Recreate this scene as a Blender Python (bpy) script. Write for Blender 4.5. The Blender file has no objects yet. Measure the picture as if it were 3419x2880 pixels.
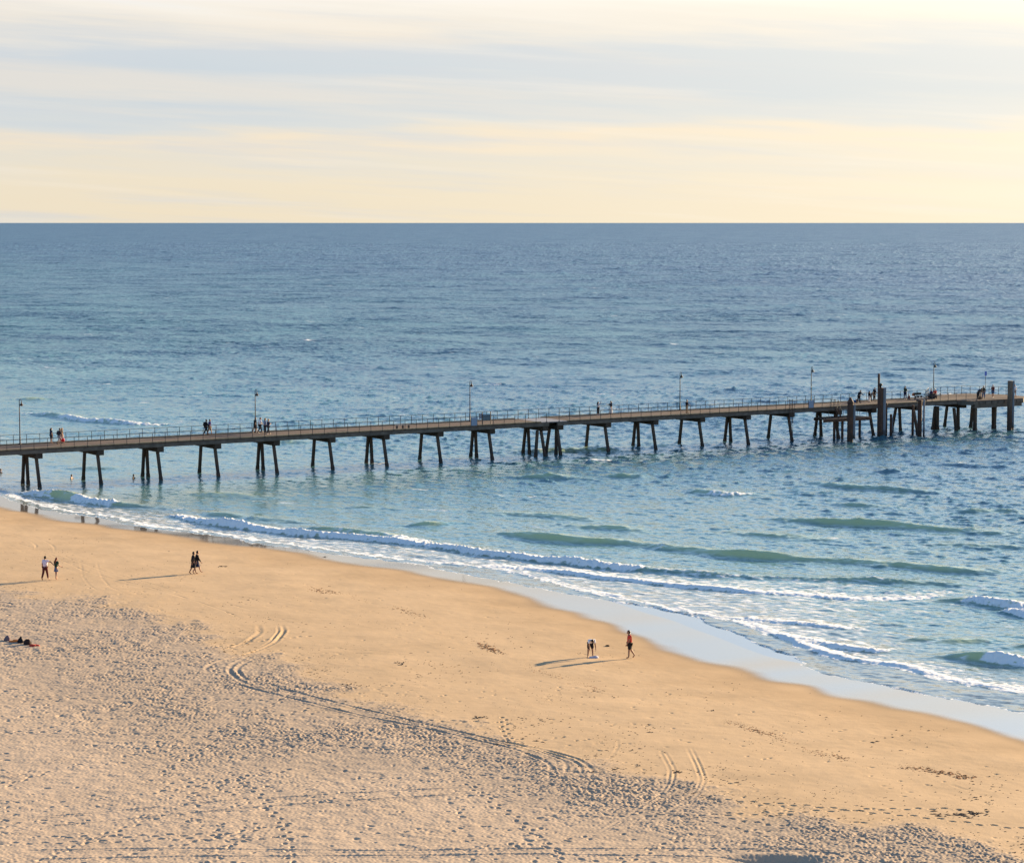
import bpy, bmesh, math, random
import numpy as np
from mathutils import Vector, Matrix
random.seed(7); rng = np.random.default_rng(11)
S = bpy.context.scene
COL = S.collection
R = math.radians

# ------------------------------------------------------------------ camera
PW, PH, F, CAMZ, HOR = 3419.0, 2880.0, 8000.0, 28.0, 742.0
TH = math.atan((1440.0 - HOR) / F)
cam = bpy.data.cameras.new("camera"); cam_o = bpy.data.objects.new("camera", cam); COL.objects.link(cam_o)
cam.sensor_fit = 'HORIZONTAL'; cam.sensor_width = 36.0; cam.lens = 36.0 * F / PW
cam.clip_start = 1.0; cam.clip_end = 200000.0
cam_o.location = (0, 0, CAMZ); cam_o.rotation_euler = (math.pi / 2 - TH, 0, 0)
S.camera = cam_o

# ------------------------------------------------------------------ light
SUN_EL, SUN_AZ = R(12.0), R(47.0)          # azimuth measured from +Y towards +X
EXPO = 1.6
S.view_settings.view_transform = 'Standard'; S.view_settings.look = 'None'
S.view_settings.exposure = EXPO; S.view_settings.gamma = 1.0
sun = bpy.data.lights.new("sun", 'SUN'); sun.energy = 5.0; sun.angle = R(0.55); sun.color = (1.0, 0.76, 0.46)
sun_o = bpy.data.objects.new("sun", sun); COL.objects.link(sun_o)
sd = Vector((math.sin(SUN_AZ) * math.cos(SUN_EL), math.cos(SUN_AZ) * math.cos(SUN_EL), math.sin(SUN_EL)))
sun_o.rotation_euler = sd.to_track_quat('Z', 'Y').to_euler(); sun_o.location = (200, 200, 120)

W = bpy.data.worlds.new("World"); S.world = W; W.use_nodes = True
nt = W.node_tree; nt.nodes.clear()
def N(tree, typ, **kw):
    n = tree.nodes.new(typ)
    for k, v in kw.items():
        if k == 'inp':
            for a, b in v.items(): n.inputs[a].default_value = b
        else: setattr(n, k, v)
    return n
def L(tree, a, b): tree.links.new(a, b)
def math_n(tree, op, a, b=None, c=None, clamp=False):
    n = tree.nodes.new('ShaderNodeMath'); n.operation = op; n.use_clamp = clamp
    for i, v in enumerate((a, b, c)):
        if v is None: continue
        if isinstance(v, (int, float)): n.inputs[i].default_value = v
        else: tree.links.new(v, n.inputs[i])
    return n.outputs[0]
def mapr(tree, v, a, b, c=0.0, d=1.0, smooth=True):
    n = tree.nodes.new('ShaderNodeMapRange'); n.interpolation_type = 'SMOOTHSTEP' if smooth else 'LINEAR'
    tree.links.new(v, n.inputs[0])
    for i, q in enumerate((a, b, c, d)): n.inputs[1 + i].default_value = q
    return n.outputs[0]
def mixc(tree, f, a, b, blend='MIX'):
    n = tree.nodes.new('ShaderNodeMix'); n.data_type = 'RGBA'; n.blend_type = blend
    for i, v in ((0, f), (6, a), (7, b)):
        if isinstance(v, (int, float)): n.inputs[i].default_value = v
        elif isinstance(v, (tuple, list)): n.inputs[i].default_value = tuple(v)[:3] + (1.0,)
        else: tree.links.new(v, n.inputs[i])
    return n.outputs[2]
def ramp(tree, f, stops):
    n = tree.nodes.new('ShaderNodeValToRGB'); e = n.color_ramp.elements
    while len(e) < len(stops): e.new(0.5)
    for k, (p, c) in zip(e, stops): k.position = p; k.color = tuple(c) + (1.0,)
    tree.links.new(f, n.inputs[0]); return n.outputs[0]

# sky: physical sky overhead, thin evening cloud streaks near the horizon
SKY_STR = 0.09
sky = N(nt, 'ShaderNodeTexSky', sky_type='NISHITA', sun_disc=False)
sky.sun_elevation = SUN_EL; sky.sun_rotation = SUN_AZ; sky.altitude = 0; sky.air_density = 1.0; sky.dust_density = 0.35; sky.ozone_density = 2.8
tc = N(nt, 'ShaderNodeTexCoord'); sep = N(nt, 'ShaderNodeSeparateXYZ'); L(nt, tc.outputs['Generated'], sep.inputs[0])
el = math_n(nt, 'MULTIPLY', math_n(nt, 'ARCSINE', sep.outputs[2]), 57.29578)         # degrees
az = math_n(nt, 'MULTIPLY', math_n(nt, 'ARCTAN2', sep.outputs[0], sep.outputs[1]), 57.29578)
def streak(sx, sy, off, detail=4.0, rough=0.55):
    cmb = N(nt, 'ShaderNodeCombineXYZ'); tl = math_n(nt, 'ADD', el, math_n(nt, 'MULTIPLY', az, 0.055))
    L(nt, math_n(nt, 'MULTIPLY', az, sx), cmb.inputs[0]); L(nt, math_n(nt, 'MULTIPLY', tl, sy), cmb.inputs[1]); cmb.inputs[2].default_value = off
    nz = N(nt, 'ShaderNodeTexNoise', inp={'Scale': 1.0, 'Detail': detail, 'Roughness': rough}); L(nt, cmb.outputs[0], nz.inputs['Vector']); return nz.outputs[0]
warp = streak(0.055, 0.55, 3.1, 5.0)
fine = streak(0.16, 2.2, 8.7, 5.0)
e2 = math_n(nt, 'ADD', el, math_n(nt, 'MULTIPLY', math_n(nt, 'SUBTRACT', warp, 0.5), 1.7))
e2 = math_n(nt, 'ADD', e2, math_n(nt, 'MULTIPLY', math_n(nt, 'SUBTRACT', fine, 0.5), 1.5))
base = ramp(nt, math_n(nt, 'DIVIDE', e2, 12.0, clamp=True), [
    (0.00, (.86, .745, .555)), (0.08, (.855, .755, .585)), (0.12, (.80, .745, .635)), (0.165, (.90, .775, .60)), (0.205, (.69, .715, .71)), (0.26, (.60, .67, .725)),
    (0.325, (.63, .685, .73)), (0.37, (.84, .79, .71)), (0.425, (.91, .86, .78)), (0.52, (.86, .93, 1.0)), (0.62, (.80, .99, 1.16)), (0.78, (.70, 1.0, 1.34)), (1.0, (.58, .90, 1.30))])
glow = math_n(nt, 'MULTIPLY', math_n(nt, 'MULTIPLY', mapr(nt, az, -14.0, 40.0), 0.5), mapr(nt, el, 5.5, 9.0, 1.0, 0.0))
s3 = streak(.05, .95, 5.5, 6.0, .6); s4 = streak(.05, .85, 12.2, 5.0, .55); s5 = streak(.09, 2.4, 21.7, 5.0, .55)
low = mapr(nt, el, 4.8, 7.5, 1.0, 0.0)
base = mixc(nt, math_n(nt, 'MULTIPLY', math_n(nt, 'MULTIPLY', mapr(nt, s3, .50, .68), .6), low), base, (.635, .675, .72))
base = mixc(nt, math_n(nt, 'MULTIPLY', math_n(nt, 'MULTIPLY', mapr(nt, s4, .52, .72), .42), low), base, (.97, .82, .645))
base = mixc(nt, math_n(nt, 'MULTIPLY', math_n(nt, 'MULTIPLY', mapr(nt, s5, .54, .72), .25), low), base, (.93, .86, .76))
warm = mixc(nt, glow, base, (1.22, 1.06, .79))
k = math_n(nt, 'POWER', 2.0, -EXPO)
dt = N(nt, 'ShaderNodeVectorMath', operation='DOT_PRODUCT', inp={1: tuple(sd)}); L(nt, tc.outputs['Generated'], dt.inputs[0])
aur = math_n(nt, 'MULTIPLY', math_n(nt, 'POWER', math_n(nt, 'MAXIMUM', dt.outputs['Value'], 0.0), 6.0), mapr(nt, el, 3.0, 9.0, .36, 1.2))
av = N(nt, 'ShaderNodeVectorMath', operation='SCALE', inp={0: (1.12, 1.0, .78)}); L(nt, aur, av.inputs['Scale'])
ad = N(nt, 'ShaderNodeVectorMath', operation='ADD'); L(nt, warm, ad.inputs[0]); L(nt, av.outputs[0], ad.inputs[1]); warm = ad.outputs[0]
vis = N(nt, 'ShaderNodeVectorMath', operation='SCALE'); L(nt, warm, vis.inputs[0]); L(nt, k, vis.inputs['Scale'])
nish = N(nt, 'ShaderNodeVectorMath', operation='SCALE', inp={'Scale': SKY_STR}); L(nt, sky.outputs[0], nish.inputs[0])
up = mapr(nt, el, 8.0, 17.0)
skyc = mixc(nt, up, vis.outputs[0], nish.outputs[0])
bg = N(nt, 'ShaderNodeBackground', inp={'Strength': 1.0}); L(nt, skyc, bg.inputs[0])
wo = N(nt, 'ShaderNodeOutputWorld'); L(nt, bg.outputs[0], wo.inputs[0])

# ------------------------------------------------------------------ helpers: photo point -> place in the world
def un(u, v, z=0.0):
    u = np.asarray(u, float); v = np.asarray(v, float)
    cx = (u - 1709.5) / F; cy = -(v - 1440.0) / F
    dy = math.cos(TH) + cy * math.sin(TH); dz = -math.sin(TH) + cy * math.cos(TH)
    t = (z - CAMZ) / dz
    return cx * t, dy * t
def px_x(x, y, z):
    zc = y * math.cos(TH) - (z - CAMZ) * math.sin(TH)
    return 1709.5 + F * x / zc
# shore axes: a runs along the waterline, b points out to sea
AX, AY, BX, BY = 0.594, -0.8045, 0.8045, 0.594
def ab(x, y): return x * AX + y * AY, x * BX + y * BY
def curve(pts, z=0.0, step=0.5):
    """photo polyline -> function b(a) (smoothed)"""
    p = np.array(pts, float); x, y = un(p[:, 0], p[:, 1], z); a, b = ab(x, y)
    o = np.argsort(a); a, b = a[o], b[o]
    aa = np.arange(a[0], a[-1] + step, step); bb = np.interp(aa, a, b)
    kern = np.ones(7) / 7; pad = np.pad(bb, 3, mode='edge'); bb = np.convolve(pad, kern, 'valid')
    s0 = (bb[min(12, len(bb) - 1)] - bb[0]) / max(step * 12, 1e-6); s1 = (bb[-1] - bb[max(-13, -len(bb))]) / max(step * 12, 1e-6)
    return aa, bb, s0, s1
def cev(c, a, extrap=True):
    aa, bb, s0, s1 = c; r = np.interp(a, aa, bb)
    if extrap:
        r = r + np.where(a < aa[0], (a - aa[0]) * np.clip(s0, -.5, .5), 0) + np.where(a > aa[-1], (a - aa[-1]) * np.clip(s1, -.5, .5), 0)
    return r
def sst(x, a, b):
    t = np.clip((x - a) / (b - a), 0, 1); return t * t * (3 - 2 * t)

WET = [(0,1688),(92,1709),(158,1720),(221,1736),(317,1746),(405,1762),(500,1773),(600,1786),(726,1808),(868,1823),(1025,1847),(1183,1881),(1366,1902),(1419,1913),
       (1498,1931),(1600,1947),(1643,1953),(1786,1989),(1906,2032),(1977,2059),(2073,2085),(2123,2110),(2200,2137),(2287,2175),(2392,2215),(2526,2236),(2607,2268),
       (2695,2285),(2782,2317),(2898,2335),(3015,2361),(3131,2381),(3277,2416),(3335,2442),(3419,2466)]
FILM = [(0,1650),(37,1668),(122,1696),(221,1714),(361,1727),(398,1747),(479,1762),(600,1774),(726,1788),(794,1796),(815,1808),(868,1819),(1004,1832),(1104,1850),(1288,1868),
        (1408,1878),(1450,1900),(1500,1908),(1643,1932),(1786,1961),(1930,1985),(2121,2011),(2264,2036),(2334,2050),(2363,2076),(2433,2096),(2500,2122),(2520,2146),(2573,2156),
        (2640,2172),(2683,2216),(2753,2250),(2916,2271),(2957,2285),(3131,2317),(3419,2370)]
BOLD = [(0,1640),(60,1664),(180,1700),(361,1722),(479,1755),(600,1768),(726,1780),(868,1808),(1004,1825),(1288,1860),(1500,1880),(1643,1895),(1786,1925),(1930,1968),(2121,2005),(2200,2023),
        (2334,2047),(2491,2076),(2549,2111),(2631,2137),(2724,2180),(2898,2210),(2986,2224),(3102,2256),(3277,2288),(3419,2306)]
ROUGH = [(0,1955),(250,1985),(560,2060),(760,2130),(1000,2210),(1250,2330),(1500,2400),(1850,2480),(2150,2560),(2500,2650),(2900,2720),(3150,2760),(3419,2830)]
OUT = [(0,1622),(85,1640),(230,1666),(400,1688),(600,1722),(773,1752),(1078,1785),(1393,1815),(1763,1862),(2073,1895),(2300,1912),(2600,1925),(2984,1945),(3419,1990)]
cOUT = curve(OUT, 0)
cWET, cFILM, cBOLD, cROUGH = curve(WET, .22), curve(FILM, .12), curve(BOLD, .08), curve(ROUGH, 1.3)
def sand_z(x, y):
    a, b = ab(np.asarray(x, float), np.asarray(y, float)); q = cev(cWET, a) - b
    inl = np.clip(q, 0, None)
    return np.where(q > 0, .22 + 1.6 * (1 - np.exp(-inl * .030)) , np.maximum(np.where(q > -5, .22 + q * .048, -.02 + (q + 5) * .017), -1.5))
def ground(u, v):
    z = np.zeros_like(np.asarray(u, float)) + .8
    for _ in range(5):
        x, y = un(u, v, z); z = sand_z(x, y)
    return x, y, z

# ------------------------------------------------------------------ helpers: objects, meshes, materials
def tag(o, label=None, cat=None, group=None, kind=None):
    if label: o['label'] = label
    if cat: o['category'] = cat
    if group: o['group'] = group
    if kind: o['kind'] = kind
    return o
def empty(name, loc=(0, 0, 0), rz=0.0):
    o = bpy.data.objects.new(name, None); o.empty_display_size = .3; COL.objects.link(o); o.location = loc; o.rotation_euler = (0, 0, rz); return o
def link(name, me, mat=None, parent=None, smooth=False):
    o = bpy.data.objects.new(name, me); COL.objects.link(o)
    if mat is not None:
        for m in (mat if isinstance(mat, (list, tuple)) else [mat]): me.materials.append(m)
    if parent is not None: o.parent = parent
    if smooth: me.polygons.foreach_set('use_smooth', [True] * len(me.polygons))
    return o
class MB:
    """collects simple shapes into one mesh"""
    def __init__(s): s.bm = bmesh.new()
    def box(s, c, d, m=None):
        v = bmesh.ops.create_cube(s.bm, size=1.0)['verts']
        M = Matrix.Translation(c) @ (m.to_4x4() if m is not None else Matrix.Identity(4)) @ Matrix.Diagonal((d[0], d[1], d[2], 1))
        bmesh.ops.transform(s.bm, matrix=M, verts=v); return v
    def bar(s, p, q, w, h=None, seg=None, taper=1.0):
        p, q = Vector(p), Vector(q); ax = q - p; ln = ax.length
        rot = ax.to_track_quat('Z', 'Y').to_matrix().to_4x4()
        if seg is None:
            v = bmesh.ops.create_cube(s.bm, size=1.0)['verts']; M = Matrix.Translation((p + q) / 2) @ rot @ Matrix.Diagonal((w, h or w, ln, 1))
        else:
            v = bmesh.ops.create_cone(s.bm, cap_ends=True, segments=seg, radius1=w, radius2=w * taper, depth=ln)['verts']; M = Matrix.Translation((p + q) / 2) @ rot
        bmesh.ops.transform(s.bm, matrix=M, verts=v); return v
    def tube(s, pts, r, seg=8):
        rings = []
        pts = [Vector(p) for p in pts]
        for i, p in enumerate(pts):
            t = (pts[min(i + 1, len(pts) - 1)] - pts[max(i - 1, 0)]).normalized()
            u = t.cross(Vector((.13, .97, .21))).normalized(); w = t.cross(u)
            rr = r[i] if isinstance(r, (list, tuple)) else r
            rings.append([s.bm.verts.new(p + (u * math.cos(2 * math.pi * k / seg) + w * math.sin(2 * math.pi * k / seg)) * rr) for k in range(seg)])
        for A, B in zip(rings, rings[1:]):
            for k in range(seg): s.bm.faces.new((A[k], A[(k + 1) % seg], B[(k + 1) % seg], B[k]))
        s.bm.faces.new(rings[0][::-1]); s.bm.faces.new(rings[-1])
    def lathe(s, prof, c=(0, 0, 0), seg=16, sx=1, sy=1):
        rings = [[s.bm.verts.new((c[0] + sx * r * math.cos(2 * math.pi * k / seg), c[1] + sy * r * math.sin(2 * math.pi * k / seg), c[2] + z)) for k in range(seg)] for r, z in prof]
        for A, B in zip(rings, rings[1:]):
            for k in range(seg): s.bm.faces.new((A[k], A[(k + 1) % seg], B[(k + 1) % seg], B[k]))
        s.bm.faces.new(rings[0][::-1]); s.bm.faces.new(rings[-1])
    def prism(s, poly, z0, z1):
        lo = [s.bm.verts.new((x, y, z0)) for x, y in poly]; hi = [s.bm.verts.new((x, y, z1)) for x, y in poly]; n = len(poly)
        s.bm.faces.new(lo[::-1]); s.bm.faces.new(hi)
        for i in range(n): s.bm.faces.new((lo[i], lo[(i + 1) % n], hi[(i + 1) % n], hi[i]))
    def build(s, name, mat=None, parent=None, smooth=False, bevel=0.0):
        if bevel: bmesh.ops.bevel(s.bm, geom=s.bm.edges[:], offset=bevel, segments=1, affect='EDGES')
        bmesh.ops.recalc_face_normals(s.bm, faces=s.bm.faces[:])
        me = bpy.data.meshes.new(name); s.bm.to_mesh(me); s.bm.free()
        return link(name, me, mat, parent, smooth)
def fast_mesh(name, co, quads):
    me = bpy.data.meshes.new(name); n = len(co); m = len(quads)
    me.vertices.add(n); me.vertices.foreach_set('co', np.ascontiguousarray(co, np.float32).ravel())
    me.loops.add(4 * m); me.loops.foreach_set('vertex_index', np.ascontiguousarray(quads, np.int32).ravel())
    me.polygons.add(m); me.polygons.foreach_set('loop_start', np.arange(0, 4 * m, 4, dtype=np.int32))
    me.polygons.foreach_set('use_smooth', np.ones(m, bool)); me.update(calc_edges=True); return me
def attr(me, name, arr): me.attributes.new(name, 'FLOAT', 'POINT').data.foreach_set('value', np.ascontiguousarray(arr, np.float32).ravel())

MATS = {}
def mat(name, col, rough=.7, var=.25, scale=6.0, bump=.0, metal=0.0, spec=.25):
    if name in MATS: return MATS[name]
    m = bpy.data.materials.new(name); m.use_nodes = True; t = m.node_tree; p = t.nodes['Principled BSDF']
    p.inputs['Roughness'].default_value = rough; p.inputs['Metallic'].default_value = metal; p.inputs['Specular IOR Level'].default_value = spec
    c = N(t, 'ShaderNodeTexCoord'); nz = N(t, 'ShaderNodeTexNoise', inp={'Scale': scale, 'Detail': 5.0, 'Roughness': .6}); L(t, c.outputs['Object'], nz.inputs['Vector'])
    f = mapr(t, nz.outputs[0], .3, .7, 1 - var, 1 + var, False)
    v = N(t, 'ShaderNodeVectorMath', operation='SCALE', inp={0: tuple(col)}); L(t, f, v.inputs['Scale']); L(t, v.outputs[0], p.inputs['Base Color'])
    if bump:
        b = N(t, 'ShaderNodeBump', inp={'Strength': .6, 'Distance': bump}); L(t, nz.outputs[0], b.inputs['Height']); L(t, b.outputs[0], p.inputs['Normal'])
    MATS[name] = m; return m
def pile_mat(name, dry, wetc, rust=None, z0=.5, z1=1.9):
    """weathered pile: dark weed and damp towards the water, rust streaks"""
    if name in MATS: return MATS[name]
    m = bpy.data.materials.new(name); m.use_nodes = True; t = m.node_tree; p = t.nodes['Principled BSDF']
    g = N(t, 'ShaderNodeNewGeometry'); sp = N(t, 'ShaderNodeSeparateXYZ'); L(t, g.outputs['Position'], sp.inputs[0])
    nz = N(t, 'ShaderNodeTexNoise', inp={'Scale': 2.6, 'Detail': 6.0, 'Roughness': .65}); L(t, g.outputs['Position'], nz.inputs['Vector'])
    mp = N(t, 'ShaderNodeMapping', inp={'Scale': (9, 9, .7)}); L(t, g.outputs['Position'], mp.inputs[0])
    st = N(t, 'ShaderNodeTexNoise', inp={'Scale': 1.0, 'Detail': 4.0}); L(t, mp.outputs[0], st.inputs['Vector'])
    zz = math_n(t, 'ADD', sp.outputs[2], math_n(t, 'MULTIPLY', math_n(t, 'SUBTRACT', nz.outputs[0], .5), 1.6))
    c = mixc(t, mapr(t, zz, z0, z1), wetc, dry)
    c = mixc(t, mapr(t, st.outputs[0], .35, .7, 0.0, .55), c, (dry[0] * .35, dry[1] * .33, dry[2] * .32))
    if rust: c = mixc(t, mapr(t, nz.outputs[0], .5, .62, 0, .85), c, rust)
    L(t, c, p.inputs['Base Color']); p.inputs['Roughness'].default_value = .75
    b = N(t, 'ShaderNodeBump', inp={'Strength': .5, 'Distance': .02}); L(t, nz.outputs[0], b.inputs['Height']); L(t, b.outputs[0], p.inputs['Normal'])
    MATS[name] = m; return m

# ------------------------------------------------------------------ band limited noise tiles
def tile(n, size, l0, l1, seed, ang=None, spread=2.0, p=1.0):
    """periodic noise, wavelengths l0..l1 metres, optional wave direction"""
    r = np.random.default_rng(seed); kx = np.fft.fftfreq(n, size / n); KX, KY = np.meshgrid(kx, kx); K = np.hypot(KX, KY) + 1e-9
    amp = np.where((K > 1 / l1) & (K < 1 / l0), K ** (-p - 0.5), 0.0)
    if ang is not None: amp = amp * (np.abs(np.cos(np.arctan2(KY, KX) - ang)) ** spread + .02)
    f = amp * np.exp(2j * math.pi * r.random((n, n))); h = np.real(np.fft.ifft2(f)); h -= h.mean(); return (h / h.std()).astype(np.float32), size
def samp(T, x, y, rot=0.0):
    h, size = T; n = h.shape[0]; c, s = math.cos(rot), math.sin(rot)
    u = ((x * c - y * s) / size * n) % n; v = ((x * s + y * c) / size * n) % n
    i = u.astype(np.int32); j = v.astype(np.int32); fu = (u - i); fv = (v - j); i1 = (i + 1) % n; j1 = (j + 1) % n; i %= n; j %= n
    return h[j, i] * (1 - fu) * (1 - fv) + h[j, i1] * fu * (1 - fv) + h[j1, i] * (1 - fu) * fv + h[j1, i1] * fu * fv

# ================================================================== BEACH
def build_beach():
    rows = [96.0]
    while rows[-1] < 262: rows.append(rows[-1] + max(.055 * (rows[-1] / 100) ** 2, .07))
    rows = np.array(rows); nc = 1250; rat = np.linspace(-.285, .285, nc)
    Y = np.repeat(rows[:, None], nc, 1); X = Y * rat[None, :]
    a, b = ab(X, Y); q = cev(cWET, a) - b; rg = cev(cROUGH, a) - b              # q: metres inland of the wet edge, rg: metres inland of the churned edge
    Z = sand_z(X, Y)
    n1 = tile(1024, 44.0, .12, .34, 1); n2 = tile(1024, 90.0, .5, 1.6, 2); n3 = tile(512, 120.0, 3, 16, 3); n4 = tile(1024, 40.0, .1, .3, 4)
    v1, v2, v3, v4 = samp(n1, X, Y, .3), samp(n2, X, Y, .9), samp(n3, X, Y), samp(n4, X, Y, .5)
    rgw = rg + v3 * 1.2 + v2 * .3
    left = 1 - sst(X / Y, -.13, -.04)
    churn = sst(rgw, -.3, .7) * (1 - sst(rgw, 5 + 7 * left, 13 + 9 * left) * .86)
    dry = sst(rgw, -3, 2)
    soft = sst(q, .8, 5)
    v6 = samp(tile(1024, 30.0, .1, .26, 9), X, Y, 1.3)
    H = churn * (v1 * .012 + v2 * .006 + v6 * .007) * np.clip(.75 + .5 * v3, .2, 1.6) + dry * (v2 * .0045 + v4 * .003 + v1 * .0035) + soft * (v3 * .012 + v4 * .0012 + v2 * .0022)
    # pits and footprints
    def splat(x0, y0, rx, ry, th, dep, rim):
        r = max(rx, ry) * 1.9; i0, i1 = np.searchsorted(rows, (y0 - r, y0 + r))
        if i1 <= i0 or i0 >= len(rows) - 1: return
        j0 = int((( x0 - r) / y0 + .285) / .57 * (nc - 1)); j1 = int(((x0 + r) / y0 + .285) / .57 * (nc - 1)) + 2
        if j1 <= 0 or j0 >= nc: return
        j0 = max(j0, 0)
        dx = X[i0:i1, j0:j1] - x0; dy = Y[i0:i1, j0:j1] - y0; c, s = math.cos(th), math.sin(th)
        d2 = ((dx * c + dy * s) / rx) ** 2 + ((-dx * s + dy * c) / ry) ** 2
        H[i0:i1, j0:j1] += -dep * np.exp(-d2 * 1.3) + rim * np.exp(-((np.sqrt(d2) - 1.25) / .33) ** 2)
    cnt = 56000; ys = rng.uniform(97, 215, cnt); xs = ys * rng.uniform(-.28, .28, cnt)
    aa, bb = ab(xs, ys); rr = cev(cROUGH, aa) - bb; qq = cev(cWET, aa) - bb; dens = samp(n3, xs, ys, 1.1)
    for x0, y0, r_, q_, d_, u in zip(xs, ys, rr, qq, dens, rng.random(cnt)):
        if r_ > 0 and u < .17 + .24 * max(d_, -.5):
            k_ = random.uniform(.35, 1.0) ** 1.5; splat(x0, y0, .21 * k_, .13 * k_, random.uniform(0, 3.1), random.uniform(.03, .08) * k_, random.uniform(.006, .024) * k_)
        elif r_ <= 0 and q_ > 5 and u < .055 * (1 + d_) * math.exp(r_ / 9) + .006:
            splat(x0, y0, .16, .09, random.uniform(0, 3.1), random.uniform(.02, .05), .006)
    # trails of footprints
    for k in range(80):
        y0 = random.uniform(98, 165); x0 = y0 * random.uniform(-.25, .25); th = random.uniform(0, 6.28)
        A, B = ab(x0, y0)
        if cev(cROUGH, np.array([A]))[0] - B < 1: continue
        for i in range(random.randint(12, 60)):
            th += random.uniform(-.07, .07); x0 += math.cos(th) * .62; y0 += math.sin(th) * .62; s_ = .13 if i % 2 else -.13
            A, B = ab(x0, y0)
            if cev(cROUGH, np.array([A]))[0] - B < -6: break
            splat(x0 - math.sin(th) * s_, y0 + math.cos(th) * s_, .19, .11, th, .075, .02)
    # wheel tracks
    def track(pts, w=.14, dep=.05, rim=.022):
        w, dep, rim = w * .72, dep * .8, rim * .75
        p = np.array(pts, float); x, y, _ = ground(p[:, 0], p[:, 1]); d = np.r_[0, np.cumsum(np.hypot(np.diff(x), np.diff(y)))]
        # smooth resample
        t = np.arange(0, d[-1], .11); xx, yy = np.interp(t, d, x), np.interp(t, d, y)
        kn = 25; 
        if len(t) > kn * 2:
            ker = np.hanning(kn + 2)[1:-1]; ker /= ker.sum(); xx = np.convolve(np.pad(xx, kn // 2, mode='edge'), ker, 'valid'); yy = np.convolve(np.pad(yy, kn // 2, mode='edge'), ker, 'valid')
        G = {}
        Hn = np.zeros_like(H)
        lo = np.searchsorted(rows, yy - .75); hi = np.searchsorted(rows, yy + .75)
        best = np.full(H.shape, 9.0, np.float32); bw = np.zeros(H.shape, np.float32)
        L_ = len(xx); pos = np.arange(L_) * .11; fade = sst(pos, 0, 2.5) * (1 - sst(pos, pos[-1] - 2.5, pos[-1])); fade = fade * np.clip(.8 + .35 * np.sin(pos * .9 + xx) + .2 * np.sin(pos * 2.3), .55, 1.2)
        for x0, y0, i0, i1, fw in zip(xx, yy, lo, hi, fade):
            j0 = max(int(((x0 - .75) / y0 + .285) / .57 * (nc - 1)), 0); j1 = int(((x0 + .75) / y0 + .285) / .57 * (nc - 1)) + 2
            if j1 <= 0 or i1 <= i0: continue
            dd = np.hypot(X[i0:i1, j0:j1] - x0, Y[i0:i1, j0:j1] - y0); sub = best[i0:i1, j0:j1]; cl = dd < sub; sub[cl] = dd[cl]; bw[i0:i1, j0:j1][cl] = fw
        msk = best < .75
        prof = -dep * np.exp(-(best / w) ** 2) + rim * np.exp(-((best - w * 2.0) / (w * .7)) ** 2)
        flat = np.exp(-(best / (w * 1.7)) ** 2)
        H[msk] = H[msk] * (1 - .5 * flat[msk] * bw[msk]) + prof[msk] * bw[msk] * (1 + .4 * v1[msk])
    TR = [
     ([(700,2262),(869,2305),(1055,2349),(1200,2386),(1487,2446),(1716,2498),(1830,2544),(1848,2572),(1815,2590)], .15, .06, .03),
     ([(820,2275),(993,2311),(1200,2363),(1429,2418),(1658,2469),(1830,2504),(1933,2532),(1985,2572),(1962,2601)], .15, .06, .03),
     ([(1500,2436),(1773,2496),(1888,2538),(1894,2567),(1868,2588)], .12, .05, .02),
     ([(1560,2448),(1800,2500),(1930,2545),(1945,2575),(1920,2598)], .12, .05, .02),
     ([(941,2081),(949,2107),(920,2144),(862,2170),(794,2191),(726,2207),(684,2228),(700,2254)], .16, .06, .03),
     ([(862,2081),(868,2112),(820,2144),(763,2165),(700,2180)], .2, .045, .02),
     ([(925,2081),(931,2107),(905,2140),(852,2168)], .12, .045, .02),
     ([(841,2186),(773,2217),(763,2238),(794,2270),(868,2300)], .16, .06, .035),
     ([(878,2191),(815,2212),(789,2233),(815,2265),(878,2286)], .16, .06, .035),
     ([(0,2737),(435,2702),(807,2668),(1300,2640),(1487,2630),(1658,2624)], .12, .045, .025),
     ([(0,2771),(435,2733),(931,2687),(1300,2665),(1700,2640)], .12, .045, .025),
     ([(0,2839),(497,2830),(1300,2839),(1716,2833),(2200,2832),(2666,2834),(2898,2861)], .12, .05, .025),
     ([(0,2870),(621,2858),(1300,2855),(1800,2850),(2300,2858),(2700,2868)], .12, .05, .025),
     ([(2200,2500),(2237,2567),(2231,2613),(2203,2653),(2088,2727),(1951,2807)], .1, .022, .012),
     ([(2290,2490),(2323,2555),(2340,2601),(2323,2641),(2289,2676),(2174,2739)], .1, .022, .012),
     ([(2215,2500),(2254,2567),(2248,2613),(2218,2656),(2100,2732)], .09, .03, .015),
     ([(2305,2490),(2338,2555),(2356,2601),(2338,2641),(2300,2680)], .09, .03, .015),
     ([(2060,2455),(2065,2490),(2045,2520),(2005,2555)], .1, .016, .006),
     ([(0,1775),(55,1786),(103,1806),(121,1821),(118,1838)], .1, .02, .006),
     ([(85,1784),(147,1803),(181,1825),(184,1850)], .1, .02, .006),
     ([(266,1870),(273,1895),(276,1924),(295,1950),(330,1975)], .09, .016, .004),
     ([(322,1870),(328,1895),(343,1932),(369,1961),(417,1980)], .09, .016, .004),
     ([(0,1817),(147,1840),(273,1902),(405,1939),(500,1960),(658,2007),(763,2044),(830,2075)], .1, .025, .008),
     ([(0,1800),(200,1850),(330,1900),(500,1947),(631,1986),(752,2012),(868,2044)], .1, .025, .008),
     ([(931,2167),(1078,2162),(1235,2170),(1393,2188),(1600,2183)], .1, .03, .01),
     ([(920,2191),(1078,2178),(1209,2180),(1350,2190)], .1, .03, .01),
     ([(3160,2610),(3215,2632),(3290,2645)], .16, .05, .03)]
    for t_ in TR: track(*t_)
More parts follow.
